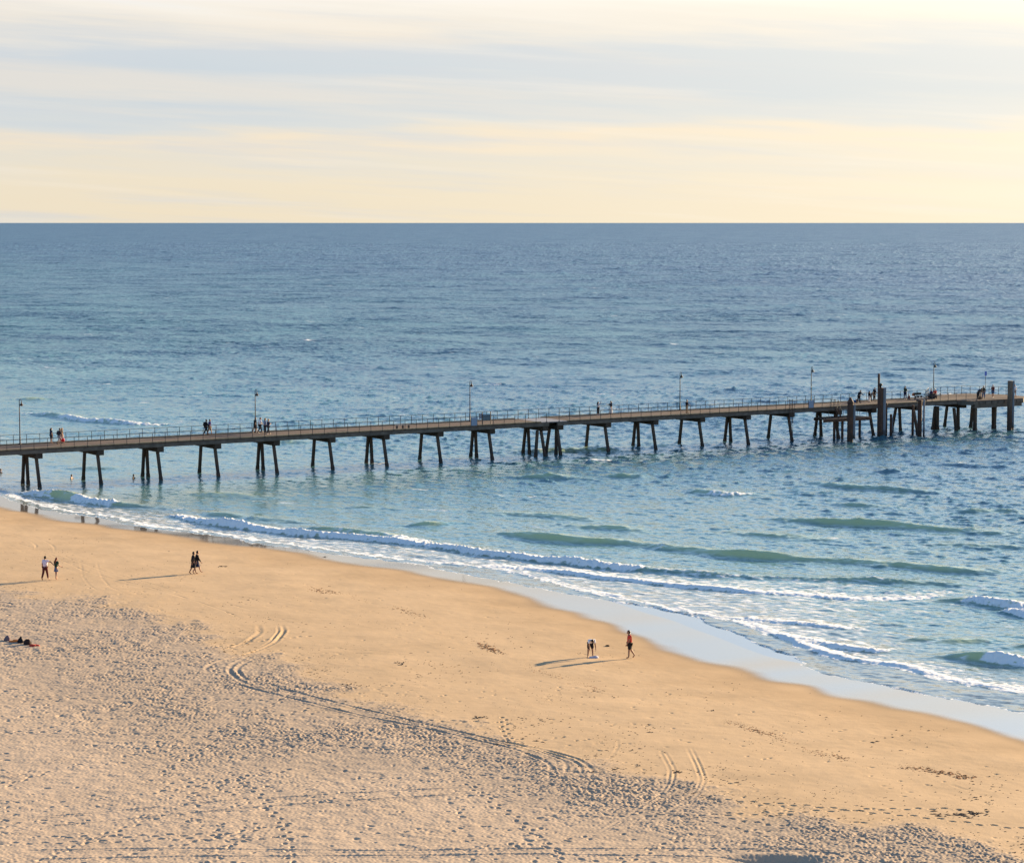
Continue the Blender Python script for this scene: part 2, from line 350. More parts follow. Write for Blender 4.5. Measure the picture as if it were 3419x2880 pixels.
    for (u, v, rx, ry, th, dep, rim) in [(2580, 2872, 2.2, .9, .1, .34, .05), ]:
        x, y, _ = ground(u, v); splat(float(x), float(y), rx, ry, th, dep, rim)
    wet = 1 - sst(q + v3 * .25, -.7, 2.3); H *= (1 - sst(-q, -1.6, .1))
    keep_v = q > -26
    idx = np.arange(Y.size).reshape(Y.shape); kk = keep_v[:-1, :-1] | keep_v[1:, 1:]
    quads = np.stack([idx[:-1, :-1], idx[:-1, 1:], idx[1:, 1:], idx[1:, :-1]], -1)[kk]
    me = fast_mesh('beach', np.stack([X, Y, Z + H], -1).reshape(-1, 3), quads)
    attr(me, 'wet', wet); attr(me, 'dry', np.clip(sst(rgw, -2, 4) , 0, 1)); attr(me, 'damp', 1 - sst(q + v3 * .8, 1.0, 11)); attr(me, 'churn', churn)
    m = bpy.data.materials.new('sand'); m.use_nodes = True; t = m.node_tree; p = t.nodes['Principled BSDF']
    A = lambda n: N(t, 'ShaderNodeAttribute', attribute_name=n).outputs['Fac']
    g = N(t, 'ShaderNodeNewGeometry')
    nz = N(t, 'ShaderNodeTexNoise', inp={'Scale': .35, 'Detail': 6.0, 'Roughness': .6}); L(t, g.outputs['Position'], nz.inputs['Vector'])
    gr = N(t, 'ShaderNodeTexNoise', inp={'Scale': 14.0, 'Detail': 3.0, 'Roughness': .7}); L(t, g.outputs['Position'], gr.inputs['Vector'])
    c = mixc(t, A('dry'), (.50, .345, .20), (.50, .375, .265))
    c = mixc(t, A('damp'), c, (.43, .285, .155))
    c = mixc(t, math_n(t, 'MULTIPLY', A('churn'), mapr(t, nz.outputs[0], .3, .6, .25, .75)), c, (.33, .255, .19))  # churned band darker: mixed-in weed, plus shade of the pits painted in
    wv = math_n(t, 'ADD', A('wet'), math_n(t, 'MULTIPLY', math_n(t, 'SUBTRACT', nz.outputs[0], .5), .25), clamp=True)
    c = mixc(t, wv, c, (.10, .082, .07))
    f = math_n(t, 'ADD', mapr(t, nz.outputs[0], .3, .7, .88, 1.10, False), math_n(t, 'MULTIPLY', math_n(t, 'SUBTRACT', gr.outputs[0], .5), .25))
    v = N(t, 'ShaderNodeVectorMath', operation='SCALE'); L(t, c, v.inputs[0]); L(t, f, v.inputs['Scale']); L(t, v.outputs[0], p.inputs['Base Color'])
    p.inputs['Roughness'].default_value = .95; p.inputs['Specular IOR Level'].default_value = .15
    L(t, mapr(t, wv, .25, 1.0), p.inputs['Coat Weight']); p.inputs['Coat Roughness'].default_value = .07; p.inputs['Coat IOR'].default_value = 1.95
    bp = N(t, 'ShaderNodeBump', inp={'Strength': .35, 'Distance': .012, 'Filter Width': .5}); L(t, gr.outputs[0], bp.inputs['Height'])
    L(t, bp.outputs[0], p.inputs['Normal'])
    tag(link('beach', me, m), kind='structure')
build_beach()

# ================================================================== SEA
# wave crests: photo polyline of the foot of the face, height, front width, back width, foam ranges (x0, x1, amount, trail m), green
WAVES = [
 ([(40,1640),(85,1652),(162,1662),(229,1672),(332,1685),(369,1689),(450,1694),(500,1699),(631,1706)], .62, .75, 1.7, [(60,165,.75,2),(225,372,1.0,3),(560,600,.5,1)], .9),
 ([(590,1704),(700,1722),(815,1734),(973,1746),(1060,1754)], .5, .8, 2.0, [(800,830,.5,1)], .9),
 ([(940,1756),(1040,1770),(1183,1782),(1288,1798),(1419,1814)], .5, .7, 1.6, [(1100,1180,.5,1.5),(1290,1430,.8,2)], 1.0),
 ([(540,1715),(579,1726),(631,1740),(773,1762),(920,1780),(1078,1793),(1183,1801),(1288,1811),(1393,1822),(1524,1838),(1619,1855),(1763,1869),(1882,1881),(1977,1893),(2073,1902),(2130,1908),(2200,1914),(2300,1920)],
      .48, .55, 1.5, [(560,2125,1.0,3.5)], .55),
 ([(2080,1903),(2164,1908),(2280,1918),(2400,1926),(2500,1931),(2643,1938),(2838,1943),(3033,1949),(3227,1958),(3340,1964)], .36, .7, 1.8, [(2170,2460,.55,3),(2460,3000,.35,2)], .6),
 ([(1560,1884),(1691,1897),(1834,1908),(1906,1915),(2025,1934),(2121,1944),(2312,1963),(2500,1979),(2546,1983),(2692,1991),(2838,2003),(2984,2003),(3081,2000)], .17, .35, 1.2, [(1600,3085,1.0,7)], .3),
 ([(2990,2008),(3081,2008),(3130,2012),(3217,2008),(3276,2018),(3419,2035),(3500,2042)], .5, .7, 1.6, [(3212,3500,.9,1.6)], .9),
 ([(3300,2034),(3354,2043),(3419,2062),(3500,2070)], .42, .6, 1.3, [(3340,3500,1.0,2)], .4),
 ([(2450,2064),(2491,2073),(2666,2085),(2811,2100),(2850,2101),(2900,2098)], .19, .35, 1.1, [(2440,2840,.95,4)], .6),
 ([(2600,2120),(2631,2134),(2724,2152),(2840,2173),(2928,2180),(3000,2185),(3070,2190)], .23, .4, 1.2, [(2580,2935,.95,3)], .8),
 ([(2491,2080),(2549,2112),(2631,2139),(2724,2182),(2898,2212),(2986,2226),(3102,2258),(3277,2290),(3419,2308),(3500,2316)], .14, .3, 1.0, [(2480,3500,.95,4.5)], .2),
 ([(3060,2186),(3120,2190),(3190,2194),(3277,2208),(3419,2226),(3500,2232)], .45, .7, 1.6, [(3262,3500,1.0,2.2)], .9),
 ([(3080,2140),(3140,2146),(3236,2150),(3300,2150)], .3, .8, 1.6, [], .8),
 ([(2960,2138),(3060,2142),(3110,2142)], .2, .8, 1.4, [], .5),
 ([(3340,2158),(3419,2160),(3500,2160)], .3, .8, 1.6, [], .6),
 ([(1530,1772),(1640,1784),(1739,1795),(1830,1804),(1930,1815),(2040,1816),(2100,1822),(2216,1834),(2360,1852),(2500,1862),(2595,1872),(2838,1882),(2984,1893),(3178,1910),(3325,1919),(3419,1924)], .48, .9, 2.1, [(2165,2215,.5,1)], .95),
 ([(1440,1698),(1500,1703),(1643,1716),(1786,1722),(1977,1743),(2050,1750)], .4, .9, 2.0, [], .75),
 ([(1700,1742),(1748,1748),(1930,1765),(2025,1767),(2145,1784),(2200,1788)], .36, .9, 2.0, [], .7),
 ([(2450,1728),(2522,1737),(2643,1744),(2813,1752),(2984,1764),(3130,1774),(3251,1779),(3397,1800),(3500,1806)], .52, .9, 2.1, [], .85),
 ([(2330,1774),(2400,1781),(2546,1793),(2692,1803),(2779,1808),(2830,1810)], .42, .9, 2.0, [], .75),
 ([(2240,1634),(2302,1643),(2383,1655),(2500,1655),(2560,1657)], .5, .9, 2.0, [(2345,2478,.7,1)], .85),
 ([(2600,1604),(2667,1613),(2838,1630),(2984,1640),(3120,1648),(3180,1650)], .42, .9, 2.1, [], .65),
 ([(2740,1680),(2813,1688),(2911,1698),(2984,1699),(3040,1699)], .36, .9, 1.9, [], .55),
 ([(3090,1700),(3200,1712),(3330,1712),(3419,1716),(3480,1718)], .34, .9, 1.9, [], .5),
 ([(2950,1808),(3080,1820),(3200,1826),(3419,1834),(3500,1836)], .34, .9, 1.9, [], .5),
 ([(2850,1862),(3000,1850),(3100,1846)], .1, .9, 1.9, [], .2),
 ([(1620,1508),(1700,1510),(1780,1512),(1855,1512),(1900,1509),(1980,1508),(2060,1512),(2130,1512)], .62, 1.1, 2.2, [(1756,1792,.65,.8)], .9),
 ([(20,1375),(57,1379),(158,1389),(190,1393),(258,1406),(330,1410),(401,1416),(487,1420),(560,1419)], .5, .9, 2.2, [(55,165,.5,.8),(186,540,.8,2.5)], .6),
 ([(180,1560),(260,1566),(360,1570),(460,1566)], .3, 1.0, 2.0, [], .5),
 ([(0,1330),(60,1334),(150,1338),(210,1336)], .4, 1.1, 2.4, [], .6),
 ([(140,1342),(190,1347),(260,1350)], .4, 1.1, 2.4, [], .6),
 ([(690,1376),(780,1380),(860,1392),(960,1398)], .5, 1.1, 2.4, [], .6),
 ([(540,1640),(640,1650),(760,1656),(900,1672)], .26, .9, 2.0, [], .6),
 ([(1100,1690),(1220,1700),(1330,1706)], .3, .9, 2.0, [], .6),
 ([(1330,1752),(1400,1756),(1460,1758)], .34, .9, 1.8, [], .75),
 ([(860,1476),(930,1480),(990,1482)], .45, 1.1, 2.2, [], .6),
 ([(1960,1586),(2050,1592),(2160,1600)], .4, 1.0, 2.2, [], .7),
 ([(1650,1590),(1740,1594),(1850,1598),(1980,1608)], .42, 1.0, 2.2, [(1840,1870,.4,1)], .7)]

def build_sea():
    rows = [112.0]
    while rows[-1] < 3200: rows.append(rows[-1] + max(.2, 7.2e-6 * rows[-1] ** 2))
    while rows[-1] < 90000: rows.append(rows[-1] * 1.06)
    rows = np.array(rows); nc = 1180; rat = np.linspace(-.285, .285, nc)
    Y = np.repeat(rows[:, None], nc, 1); X = Y * rat[None, :]
    near = rows < 420; nr = int(near.sum())
    a, b = ab(X, Y)
    WD = math.atan2(.86, .5)
    T1 = tile(1024, 310.0, 1.6, 18, 21, WD, 1.6, .9); T2 = tile(1024, 118.0, .55, 3.2, 22, WD + .15, 1.2, 1.1); T3 = tile(512, 900.0, 40, 300, 23); T5 = tile(1024, 55., .3, 1.1, 29)
    big = samp(T1, X, Y); sm = samp(T2, X, Y, .21); gust = samp(T3, X, Y)
    off = b - cev(cFILM, a)                                   # metres seaward of the film edge
    deep = .62 * sst(off, 15, 120) + .38 * sst(off, 120, 600)
    amp_b = .015 + (.045 * sst(off, 25, 120)) + .21 * sst(off, 160, 800); amp_s = (.010 + .028 * sst(off, 6, 70)) * (1 + .22 * np.clip(gust, -1.5, 1.5))
    bs = big + .22 * (big ** 2 - 1); sh = sm + .2 * (sm ** 2 - 1)
    Zs = amp_b * bs + amp_s * sh
    foam = np.zeros(Y.shape, np.float32); green = np.zeros(Y.shape, np.float32); lump = np.zeros(Y.shape, np.float32)
    # low wide swells get more green in their faces
    an, bn = a[:nr], b[:nr]; Xn, Yn = X[:nr], Y[:nr]
    for wi, (pts, Hh, wf, wb, fo, gr) in enumerate(WAVES):
        p = np.array(pts, float); x, y = un(p[:, 0], p[:, 1], 0.0); aw, bw = ab(x, y); o = np.argsort(aw); aw, bw, pxs = aw[o], bw[o], p[o, 0]
        aa = np.arange(aw[0], aw[-1], .25); wb_ = np.interp(aa, aw, bw); ker = np.hanning(15); ker /= ker.sum()
        wb_ = np.convolve(np.pad(wb_, 7, mode='edge'), ker, 'valid')
        r = np.random.default_rng(100 + wi); wob = np.convolve(r.normal(size=len(aa) + 24), np.hanning(25), 'valid') / 3.0; wb_ = wb_ + wob * .16
        slope = np.gradient(wb_, aa); cosf = 1 / np.sqrt(1 + slope ** 2); pxx = np.interp(aa, aw, pxs)
        m = (an > aw[0]) & (an < aw[-1]); Wv = np.interp(an, aa, wb_); m &= np.abs(bn - Wv) < 14
        A = an[m]; d = (bn[m] - Wv[m]) * np.interp(A, aa, cosf) - wf * 1.25       # 0 at the crest, + seaward
        ln = aw[-1] - aw[0]; tap = sst(A, aw[0], aw[0] + min(7, ln * .42)) * (1 - sst(A, aw[-1] - min(7, ln * .42), aw[-1]))
        hm = np.convolve(r.normal(size=len(aa) + 40), np.hanning(41), 'valid') / 4.5; tap = tap * np.clip(1 + .4 * np.interp(A, aa, hm), .3, 1.6)
        prof = np.where(d > 0, np.exp(-(np.abs(d) / wb) ** 1.5), np.exp(-(d / wf) ** 2)) - .18 * np.exp(-((d + wf * 2.2) / (wf * 1.3)) ** 2)
        Zs[:nr][m] += Hh * (.74 if fo else .62) * tap * prof
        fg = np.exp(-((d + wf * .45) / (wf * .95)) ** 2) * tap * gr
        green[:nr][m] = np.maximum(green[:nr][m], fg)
        PX = np.interp(A, aa, pxx)
        nzf = samp(T5, Xn[m], Yn[m], .4)
        for (x0, x1, am, tr) in fo:
            e = sst(PX, x0 - 12, x0 + 14) * (1 - sst(PX, x1 - 14, x1 + 12))
            front = sst(d, -wf * 1.9, -wf * 1.1) * (1 - sst(d, .1, .1 + max(tr * .35, .3)))
            trail = .62 * sst(d, -.2, .2) * np.exp(-np.clip(d, 0, None) / max(tr, .3))
            ff = np.maximum(front * np.clip(.95 + .16 * nzf, .4, 1.2), trail * np.clip(1 + .3 * nzf, .2, 1.5)) * e * am
            foam[:nr][m] = np.maximum(foam[:nr][m], ff); lump[:nr][m] = np.maximum(lump[:nr][m], front * e * am * min(1, Hh * 1.8))
    # swash: film over sand, foam fringe
    sz = sand_z(Xn, Yn); fl = bn - cev(cFILM, an); bo = bn - cev(cBOLD, an)
    n5 = samp(T5, Xn, Yn, 1.2); nn = samp(T2, Xn, Yn, 1.0)
    flw = fl + .18 * nn + .05 * n5
    film = np.clip(flw * .05, -.3, .03)
    zz = np.maximum(sz + film, Zs[:nr] + 0.0 * sz)
    zz = np.where(flw < 0, sz + film, zz)
    bow = bo + .3 * nn
    edge = np.exp(-(np.clip(flw, -.1, None) / .16) ** 2) * .75
    bold = sst(bow, -.15, .1) * np.exp(-np.clip(bow, 0, None) / 1.6)
    ou = bn - cev(cOUT, an); right = sst(Xn / Yn, .125, .19)
    body = sst(bow, 0, .8) * (1 - sst(ou + .6 * nn, -2.2, .8)) * (.45 - .18 * right)
    thin = sst(flw, 0, .3) * .22 * (1 - sst(bo, 2, 14))
    foam[:nr] = np.maximum(foam[:nr], np.maximum(np.maximum(edge, bold * .95), np.maximum(body, thin)))
    lumpz = lump * 0
    lumpz[:nr] = (np.maximum(lump[:nr], bold * .25)) * (np.abs(n5) * .07 + np.abs(nn) * .05)
    Z = Zs.copy(); Z[:nr] = zz + lumpz[:nr]
    Z[rows > 3200] *= .3
    keep = (off > -.9)
    idx = np.arange(Y.size).reshape(Y.shape); kk = keep[:-1, :-1] | keep[1:, 1:]
    quads = np.stack([idx[:-1, :-1], idx[:-1, 1:], idx[1:, 1:], idx[1:, :-1]], -1)[kk]
    me = fast_mesh('sea', np.stack([X, Y, Z], -1).reshape(-1, 3), quads)
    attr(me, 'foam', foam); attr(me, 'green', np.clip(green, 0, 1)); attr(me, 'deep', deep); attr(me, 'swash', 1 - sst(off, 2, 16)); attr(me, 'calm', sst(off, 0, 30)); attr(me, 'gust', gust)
    m = bpy.data.materials.new('sea_water'); m.use_nodes = True; t = m.node_tree; p = t.nodes['Principled BSDF']
    A = lambda n: N(t, 'ShaderNodeAttribute', attribute_name=n).outputs['Fac']
    g = N(t, 'ShaderNodeNewGeometry'); sp = N(t, 'ShaderNodeSeparateXYZ'); L(t, g.outputs['Position'], sp.inputs[0])
    def nz(scale, stretch, det, rough, rot=.52):
        mp = N(t, 'ShaderNodeMapping', vector_type='TEXTURE', inp={'Rotation': (0, 0, -rot), 'Scale': (stretch / scale, 1 / scale, 1 / scale)}); L(t, g.outputs['Position'], mp.inputs[0])
        n = N(t, 'ShaderNodeTexNoise', inp={'Scale': 1.0, 'Detail': det, 'Roughness': rough}); L(t, mp.outputs[0], n.inputs['Vector']); return n
    far = mapr(t, sp.outputs[1], 170, 620)
    def slope(n, k):
        v = N(t, 'ShaderNodeVectorMath', operation='SUBTRACT', inp={1: (.5, .5, .5)}); L(t, n.outputs['Color'], v.inputs[0])
        w = N(t, 'ShaderNodeVectorMath', operation='MULTIPLY', inp={1: (1, 1, 0)}); L(t, v.outputs[0], w.inputs[0])
        s = N(t, 'ShaderNodeVectorMath', operation='SCALE'); L(t, w.outputs[0], s.inputs[0]); L(t, k, s.inputs['Scale']); return s.outputs[0]
    def add(x, y):
        v = N(t, 'ShaderNodeVectorMath', operation='ADD'); L(t, x, v.inputs[0]); L(t, y, v.inputs[1]); return v.outputs[0]
    calm = math_n(t, 'MULTIPLY_ADD', A('calm'), .42, .58)
    gs = math_n(t, 'MULTIPLY_ADD', A('gust'), .12, 1.0)
    rip = nz(3.2, 2.4, 5.0, .66); chop = nz(.75, 1.9, 5.0, .64); swl = nz(.045, 1.5, 6.5, .82)
    k1 = math_n(t, 'MULTIPLY', math_n(t, 'MULTIPLY', calm, gs), .86)
    nrm = add(g.outputs['Normal'], slope(rip, k1))
    nrm = add(nrm, slope(chop, math_n(t, 'MULTIPLY', math_n(t, 'MULTIPLY', math_n(t, 'MULTIPLY_ADD', far, .8, .2), gs), 1.35)))
    nrm = add(nrm, slope(swl, math_n(t, 'MULTIPLY', far, 1.5)))
    nv = N(t, 'ShaderNodeVectorMath', operation='NORMALIZE'); L(t, nrm, nv.inputs[0])
    # colour of the water body and of the wave faces
    patch = nz(.012, 2.0, 4.0, .55)
    c = mixc(t, A('deep'), (.10, .215, .215), (.012, .058, .112))
    c = mixc(t, mapr(t, patch.outputs[0], .4, .65, 0, .35), c, (.03, .125, .14))
    c = mixc(t, A('swash'), c, (.20, .215, .18))
    c = mixc(t, math_n(t, 'MULTIPLY', A('green'), .85), c, mixc(t, A('deep'), (.58, .62, .29), (.15, .34, .24)))  # wave faces lightened green: sunlight through the crests painted into the colour
    # foam lace
    f1 = nz(1.6, 1.6, 6.0, .65); f2 = N(t, 'ShaderNodeTexVoronoi', feature='SMOOTH_F1', inp={'Scale': 2.3, 'Smoothness': .5}); 
    mp = N(t, 'ShaderNodeMapping', vector_type='TEXTURE', inp={'Rotation': (0, 0, -.8), 'Scale': (1.8, 1, 1)}); L(t, g.outputs['Position'], mp.inputs[0])
    wv = N(t, 'ShaderNodeVectorMath', operation='MULTIPLY_ADD', inp={1: (.6, .6, 0)}); L(t, f1.outputs['Color'], wv.inputs[0]); L(t, mp.outputs[0], wv.inputs[2]); L(t, wv.outputs[0], f2.inputs['Vector'])
    lace = math_n(t, 'ADD', math_n(t, 'MULTIPLY', f1.outputs[0], .75), math_n(t, 'MULTIPLY', f2.outputs['Distance'], .45))
    fm = math_n(t, 'ADD', A('foam'), math_n(t, 'MULTIPLY', math_n(t, 'SUBTRACT', lace, .56), 1.15))
    fmask = mapr(t, fm, .42, .78)
    fmask = math_n(t, 'MULTIPLY', fmask, mapr(t, A('foam'), .03, .15))
    # scattered whitecaps offshore
    wc = nz(.26, 2.6, 5.0, .62, .45); capm = math_n(t, 'MULTIPLY', mapr(t, wc.outputs[0], .665, .70), A('calm'))
    fmask = math_n(t, 'MAXIMUM', fmask, math_n(t, 'MULTIPLY', capm, .8))
    L(t, c, p.inputs['Base Color']); L(t, mapr(t, sp.outputs[1], 180, 560, .12, .37, False), p.inputs['Roughness']); p.inputs['IOR'].default_value = 1.34; L(t, nv.outputs[0], p.inputs['Normal'])
    fo = N(t, 'ShaderNodeBsdfPrincipled', inp={'Base Color': (.82, .82, .80, 1), 'Roughness': .9, 'Specular IOR Level': .1, 'Subsurface Weight': .0})
    fb = N(t, 'ShaderNodeBump', inp={'Strength': .8, 'Distance': .12, 'Filter Width': .5}); L(t, lace, fb.inputs['Height']); L(t, fb.outputs[0], fo.inputs['Normal'])
    mx = N(t, 'ShaderNodeMixShader'); L(t, fmask, mx.inputs[0]); L(t, p.outputs[0], mx.inputs[1]); L(t, fo.outputs[0], mx.inputs[2])
    L(t, mx.outputs[0], t.nodes['Material Output'].inputs['Surface'])
    tag(link('sea', me, m), kind='structure')
build_sea()

# ================================================================== JETTY
PC = np.array([-8.165, 278.558]); PD = np.array([.84593, .53329]); PN = np.array([-.53329, .84593]); DECK = 4.15
PANG = math.atan2(PD[1], PD[0])
def pw(s, t, z=0.0):
    p = PC + s * PD + t * PN; return Vector((p[0], p[1], z))
def s_at(u, t, z):
    lo, hi = -140.0, 160.0
    for _ in range(50):
        m_ = (lo + hi) / 2; p = pw(m_, t, z)
        if px_x(p.x, p.y, z) < u: lo = m_
        else: hi = m_
    return lo
def st_of(u, v, z=4.15):
    x, y = un(u, v, z); q = np.array([float(x), float(y)]) - PC; return float(q @ PD), float(q @ PN)
ROT = Matrix.Rotation(PANG, 3, 'Z')
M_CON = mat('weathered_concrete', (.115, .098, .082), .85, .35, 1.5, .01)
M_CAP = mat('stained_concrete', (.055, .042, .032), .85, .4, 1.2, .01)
M_PILE = pile_mat('weedy_concrete', (.088, .063, .044), (.016, .012, .009), (.085, .036, .016), .3, 2.8)
M_RUST = pile_mat('rusty_steel', (.062, .030, .019), (.018, .013, .011), (.105, .042, .018), .3, 1.4)
M_STRIP = pile_mat('worn_rubbing_strip', (.17, .20, .245), (.03, .028, .026), None, .4, 1.3)
M_RAIL = mat('galvanised_rail', (.075, .066, .062), .5, .2, 8, 0, .3)
M_KERB = mat('bleached_timber', (.30, .235, .15), .8, .25, 3)
M_LAMP = mat('dark_red_paint', (.035, .012, .011), .6, .15, 5)
M_LAMP2 = mat('dark_green_grey_paint', (.022, .025, .021), .6, .15, 5)
M_GLASS = mat('lamp_glass', (.7, .68, .6), .3, .05)
M_PANEL = mat('pale_blue_board', (.22, .28, .38), .5, .06, 2)
M_PANEL2 = mat('slate_board', (.10, .15, .19), .5, .1, 2)
M_BLUE = mat('blue_sign', (.10, .16, .50), .5, .05, 2)
# deck: boards laid across the jetty
m = bpy.data.materials.new('deck_boards'); m.use_nodes = True; t = m.node_tree; p = t.nodes['Principled BSDF']
g = N(t, 'ShaderNodeNewGeometry'); mp = N(t, 'ShaderNodeMapping', vector_type='TEXTURE', inp={'Location': (PC[0], PC[1], 0), 'Rotation': (0, 0, PANG)}); L(t, g.outputs['Position'], mp.inputs[0])
wv = N(t, 'ShaderNodeTexWave', wave_type='BANDS', bands_direction='X', wave_profile='SAW', inp={'Scale': 2.2 / 6.2832 * 3.1416, 'Distortion': .0}); L(t, mp.outputs[0], wv.inputs['Vector'])
nz = N(t, 'ShaderNodeTexNoise', inp={'Scale': 1.3, 'Detail': 6.0, 'Roughness': .65}); L(t, mp.outputs[0], nz.inputs['Vector'])
mp2 = N(t, 'ShaderNodeMapping', inp={'Scale': (7.0, .25, 1)}); L(t, mp.outputs[0], mp2.inputs[0]); n2 = N(t, 'ShaderNodeTexNoise', inp={'Scale': 1.0, 'Detail': 2.0}); L(t, mp2.outputs[0], n2.inputs['Vector'])
mp3 = N(t, 'ShaderNodeMapping', inp={'Scale': (.12, 2.2, 1)}); L(t, mp.outputs[0], mp3.inputs[0]); n3 = N(t, 'ShaderNodeTexNoise', inp={'Scale': 1.0, 'Detail': 3.0}); L(t, mp3.outputs[0], n3.inputs['Vector'])
c = mixc(t, mapr(t, nz.outputs[0], .35, .65), (.155, .112, .088), (.125, .092, .076)); c = mixc(t, mapr(t, n2.outputs[0], .4, .6, 0, .5), c, (.10, .075, .06)); c = mixc(t, mapr(t, n3.outputs[0], .45, .62, 0, .45), c, (.17, .135, .11))
c = mixc(t, mapr(t, wv.outputs[0], .90, .96, 0, .6, False), c, (.06, .045, .035)); L(t, c, p.inputs['Base Color']); p.inputs['Roughness'].default_value = .9; p.inputs['Specular IOR Level'].default_value = .1
M_DECK = m

DW = 6.1                                   # deck width
S0, S1 = -78.0, 80.6
ENDP = [(80.6, 0), (81.6, -1.8), (90.8, -1.8), (93.6, .8), (93.6, 5.2), (90.4, 9.3), (83.6, 9.3), (80.6, DW)]
def poly_world(pl): return [tuple(pw(s, q)[:2]) for s, q in pl]
jetty = tag(empty('jetty', pw(0, 3, 0), PANG), 'long concrete jetty on splayed piles running from the beach to a widened seaward end', 'jetty')
jetty.location = (0, 0, 0); jetty.rotation_euler = (0, 0, 0)
b = MB()
b.prism(poly_world([(S0, .12), (13.9, .12), (13.9, DW - .1), (S0, DW - .1)]), DECK - .13, DECK)
b.prism(poly_world([(17.6, .12), (S1, .12), (S1, DW - .1), (17.6, DW - .1)]), DECK - .13, DECK)
b.build('deck', M_DECK, jetty)
b = MB(); b.prism(poly_world(ENDP), DECK - .13, DECK + .003); b.build('end_deck', M_DECK, jetty)
# edge beams
for t0, t1 in ((0.0, .28), (DW - .28, DW)):
    for a0, a1 in ((S0, 14.9), (16.2, S1)):
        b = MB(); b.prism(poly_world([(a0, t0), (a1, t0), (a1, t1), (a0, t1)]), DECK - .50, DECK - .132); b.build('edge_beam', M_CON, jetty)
for t0, t1 in ((0.02, .16), (DW - .16, DW - .02)):
    for a0, a1 in ((S0, 13.8), (17.6, S1 - .2)):
        b = MB(); b.prism(poly_world([(a0, t0), (a1, t0), (a1, t1), (a0, t1)]), DECK + .004, DECK + .11); b.build('kerb', M_KERB, jetty)
for t_ in (1.6, 3.0, 4.4):
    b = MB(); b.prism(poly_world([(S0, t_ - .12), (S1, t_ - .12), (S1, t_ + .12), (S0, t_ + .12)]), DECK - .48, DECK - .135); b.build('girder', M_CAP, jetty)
# end apron: stacked fascia panels and corbel beam
b = MB(); b.prism(poly_world([(81.7, -1.86), (90.8, -1.86), (90.8, -1.5), (81.7, -1.5)]), DECK - .50, DECK - .132); b.build('edge_beam', M_CON, jetty)
b = MB(); b.prism(poly_world([(82.0, -1.80), (90.6, -1.80), (90.6, -1.1), (82.0, -1.1)]), DECK - 1.02, DECK - .503); b.build('cap_beam', M_CON, jetty)
b = MB(); b.prism(poly_world([(90.83, -1.82), (93.66, .82), (93.66, 5.1), (93.3, 5.1), (93.3, .9), (90.7, -1.48)]), DECK - .62, DECK - .132); b.build('edge_beam', M_CON, jetty)
b = MB(); b.prism(poly_world([(80.5, -.1), (81.6, -1.88), (81.9, -1.5), (80.9, .25)]), DECK - .60, DECK - .132); b.build('edge_beam', M_CON, jetty)
s_ = 82.6
while s_ < 90.6: b = MB(); b.prism(poly_world([(s_, -1.90), (s_ + .10, -1.90), (s_ + .10, -1.86), (s_, -1.86)]), DECK - .49, DECK - .14); b.build('fascia_divider', M_CAP, jetty); s_ += 1.15
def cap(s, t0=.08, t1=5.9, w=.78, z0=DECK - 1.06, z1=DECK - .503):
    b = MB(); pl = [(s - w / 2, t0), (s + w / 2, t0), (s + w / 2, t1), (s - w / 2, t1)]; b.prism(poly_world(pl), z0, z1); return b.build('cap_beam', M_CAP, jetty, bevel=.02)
def pile(s0, t0, s1, t1, w=.29, ztop=DECK - 1.04, col=True):
    b = MB(); p1, p0 = pw(s1, t1, -1.6), pw(s0, t0, ztop)
    d_ = (p0 - p1); f = (0.0 - p1.z) / d_.z
    ring = []
    for pt in (p1, p0):
        ring.append([b.bm.verts.new(pt + ROT @ Vector((x * w / 2, y * w / 2, 0))) for x, y in ((-1, -1), (1, -1), (1, 1), (-1, 1))])
    b.bm.faces.new(ring[0][::-1]); b.bm.faces.new(ring[1])
    for k in range(4): b.bm.faces.new((ring[0][k], ring[0][(k + 1) % 4], ring[1][(k + 1) % 4], ring[1][k]))
    if col:                                   # marine growth collar at the waterline
        c0 = p1 + d_ * ((-.35 - p1.z) / d_.z); c1 = p1 + d_ * ((.42 - p1.z) / d_.z); r2 = []
        for pt, k2 in ((c0, 1.22), (c1, 1.14)):
            r2.append([b.bm.verts.new(pt + ROT @ Vector((x * w * k2 / 2, y * w * k2 / 2, 0))) for x, y in ((-1, -1), (1, -1), (1, 1), (-1, 1))])
        b.bm.faces.new(r2[0][::-1]); b.bm.faces.new(r2[1])
        for k in range(4): b.bm.faces.new((r2[0][k], r2[0][(k + 1) % 4], r2[1][(k + 1) % 4], r2[1][k]))
    return b.build('pile', M_PILE, jetty)
def bent(s, three):
    cap(s - .06)
    pile(s - .12, .80, s + .0, -.20); pile(s - .12, 4.45, s - .1, 5.25)
    if three: pile(s + .12, 4.25, s + .2, 4.0)
BENTS = [(s_at(u, -.2, 0), k3) for u, k3 in [(138, 1), (343, 0), (543, 1), (735, 0), (931, 1), (1117, 0), (1298, 1), (1478, 0), (1650, 1), (2038, 0), (2196, 1), (2352, 0), (2505, 1), (2651, 0)]]
for s_, k3 in BENTS: bent(s_, k3)
bent(BENTS[0][0] - 7.0, 0)
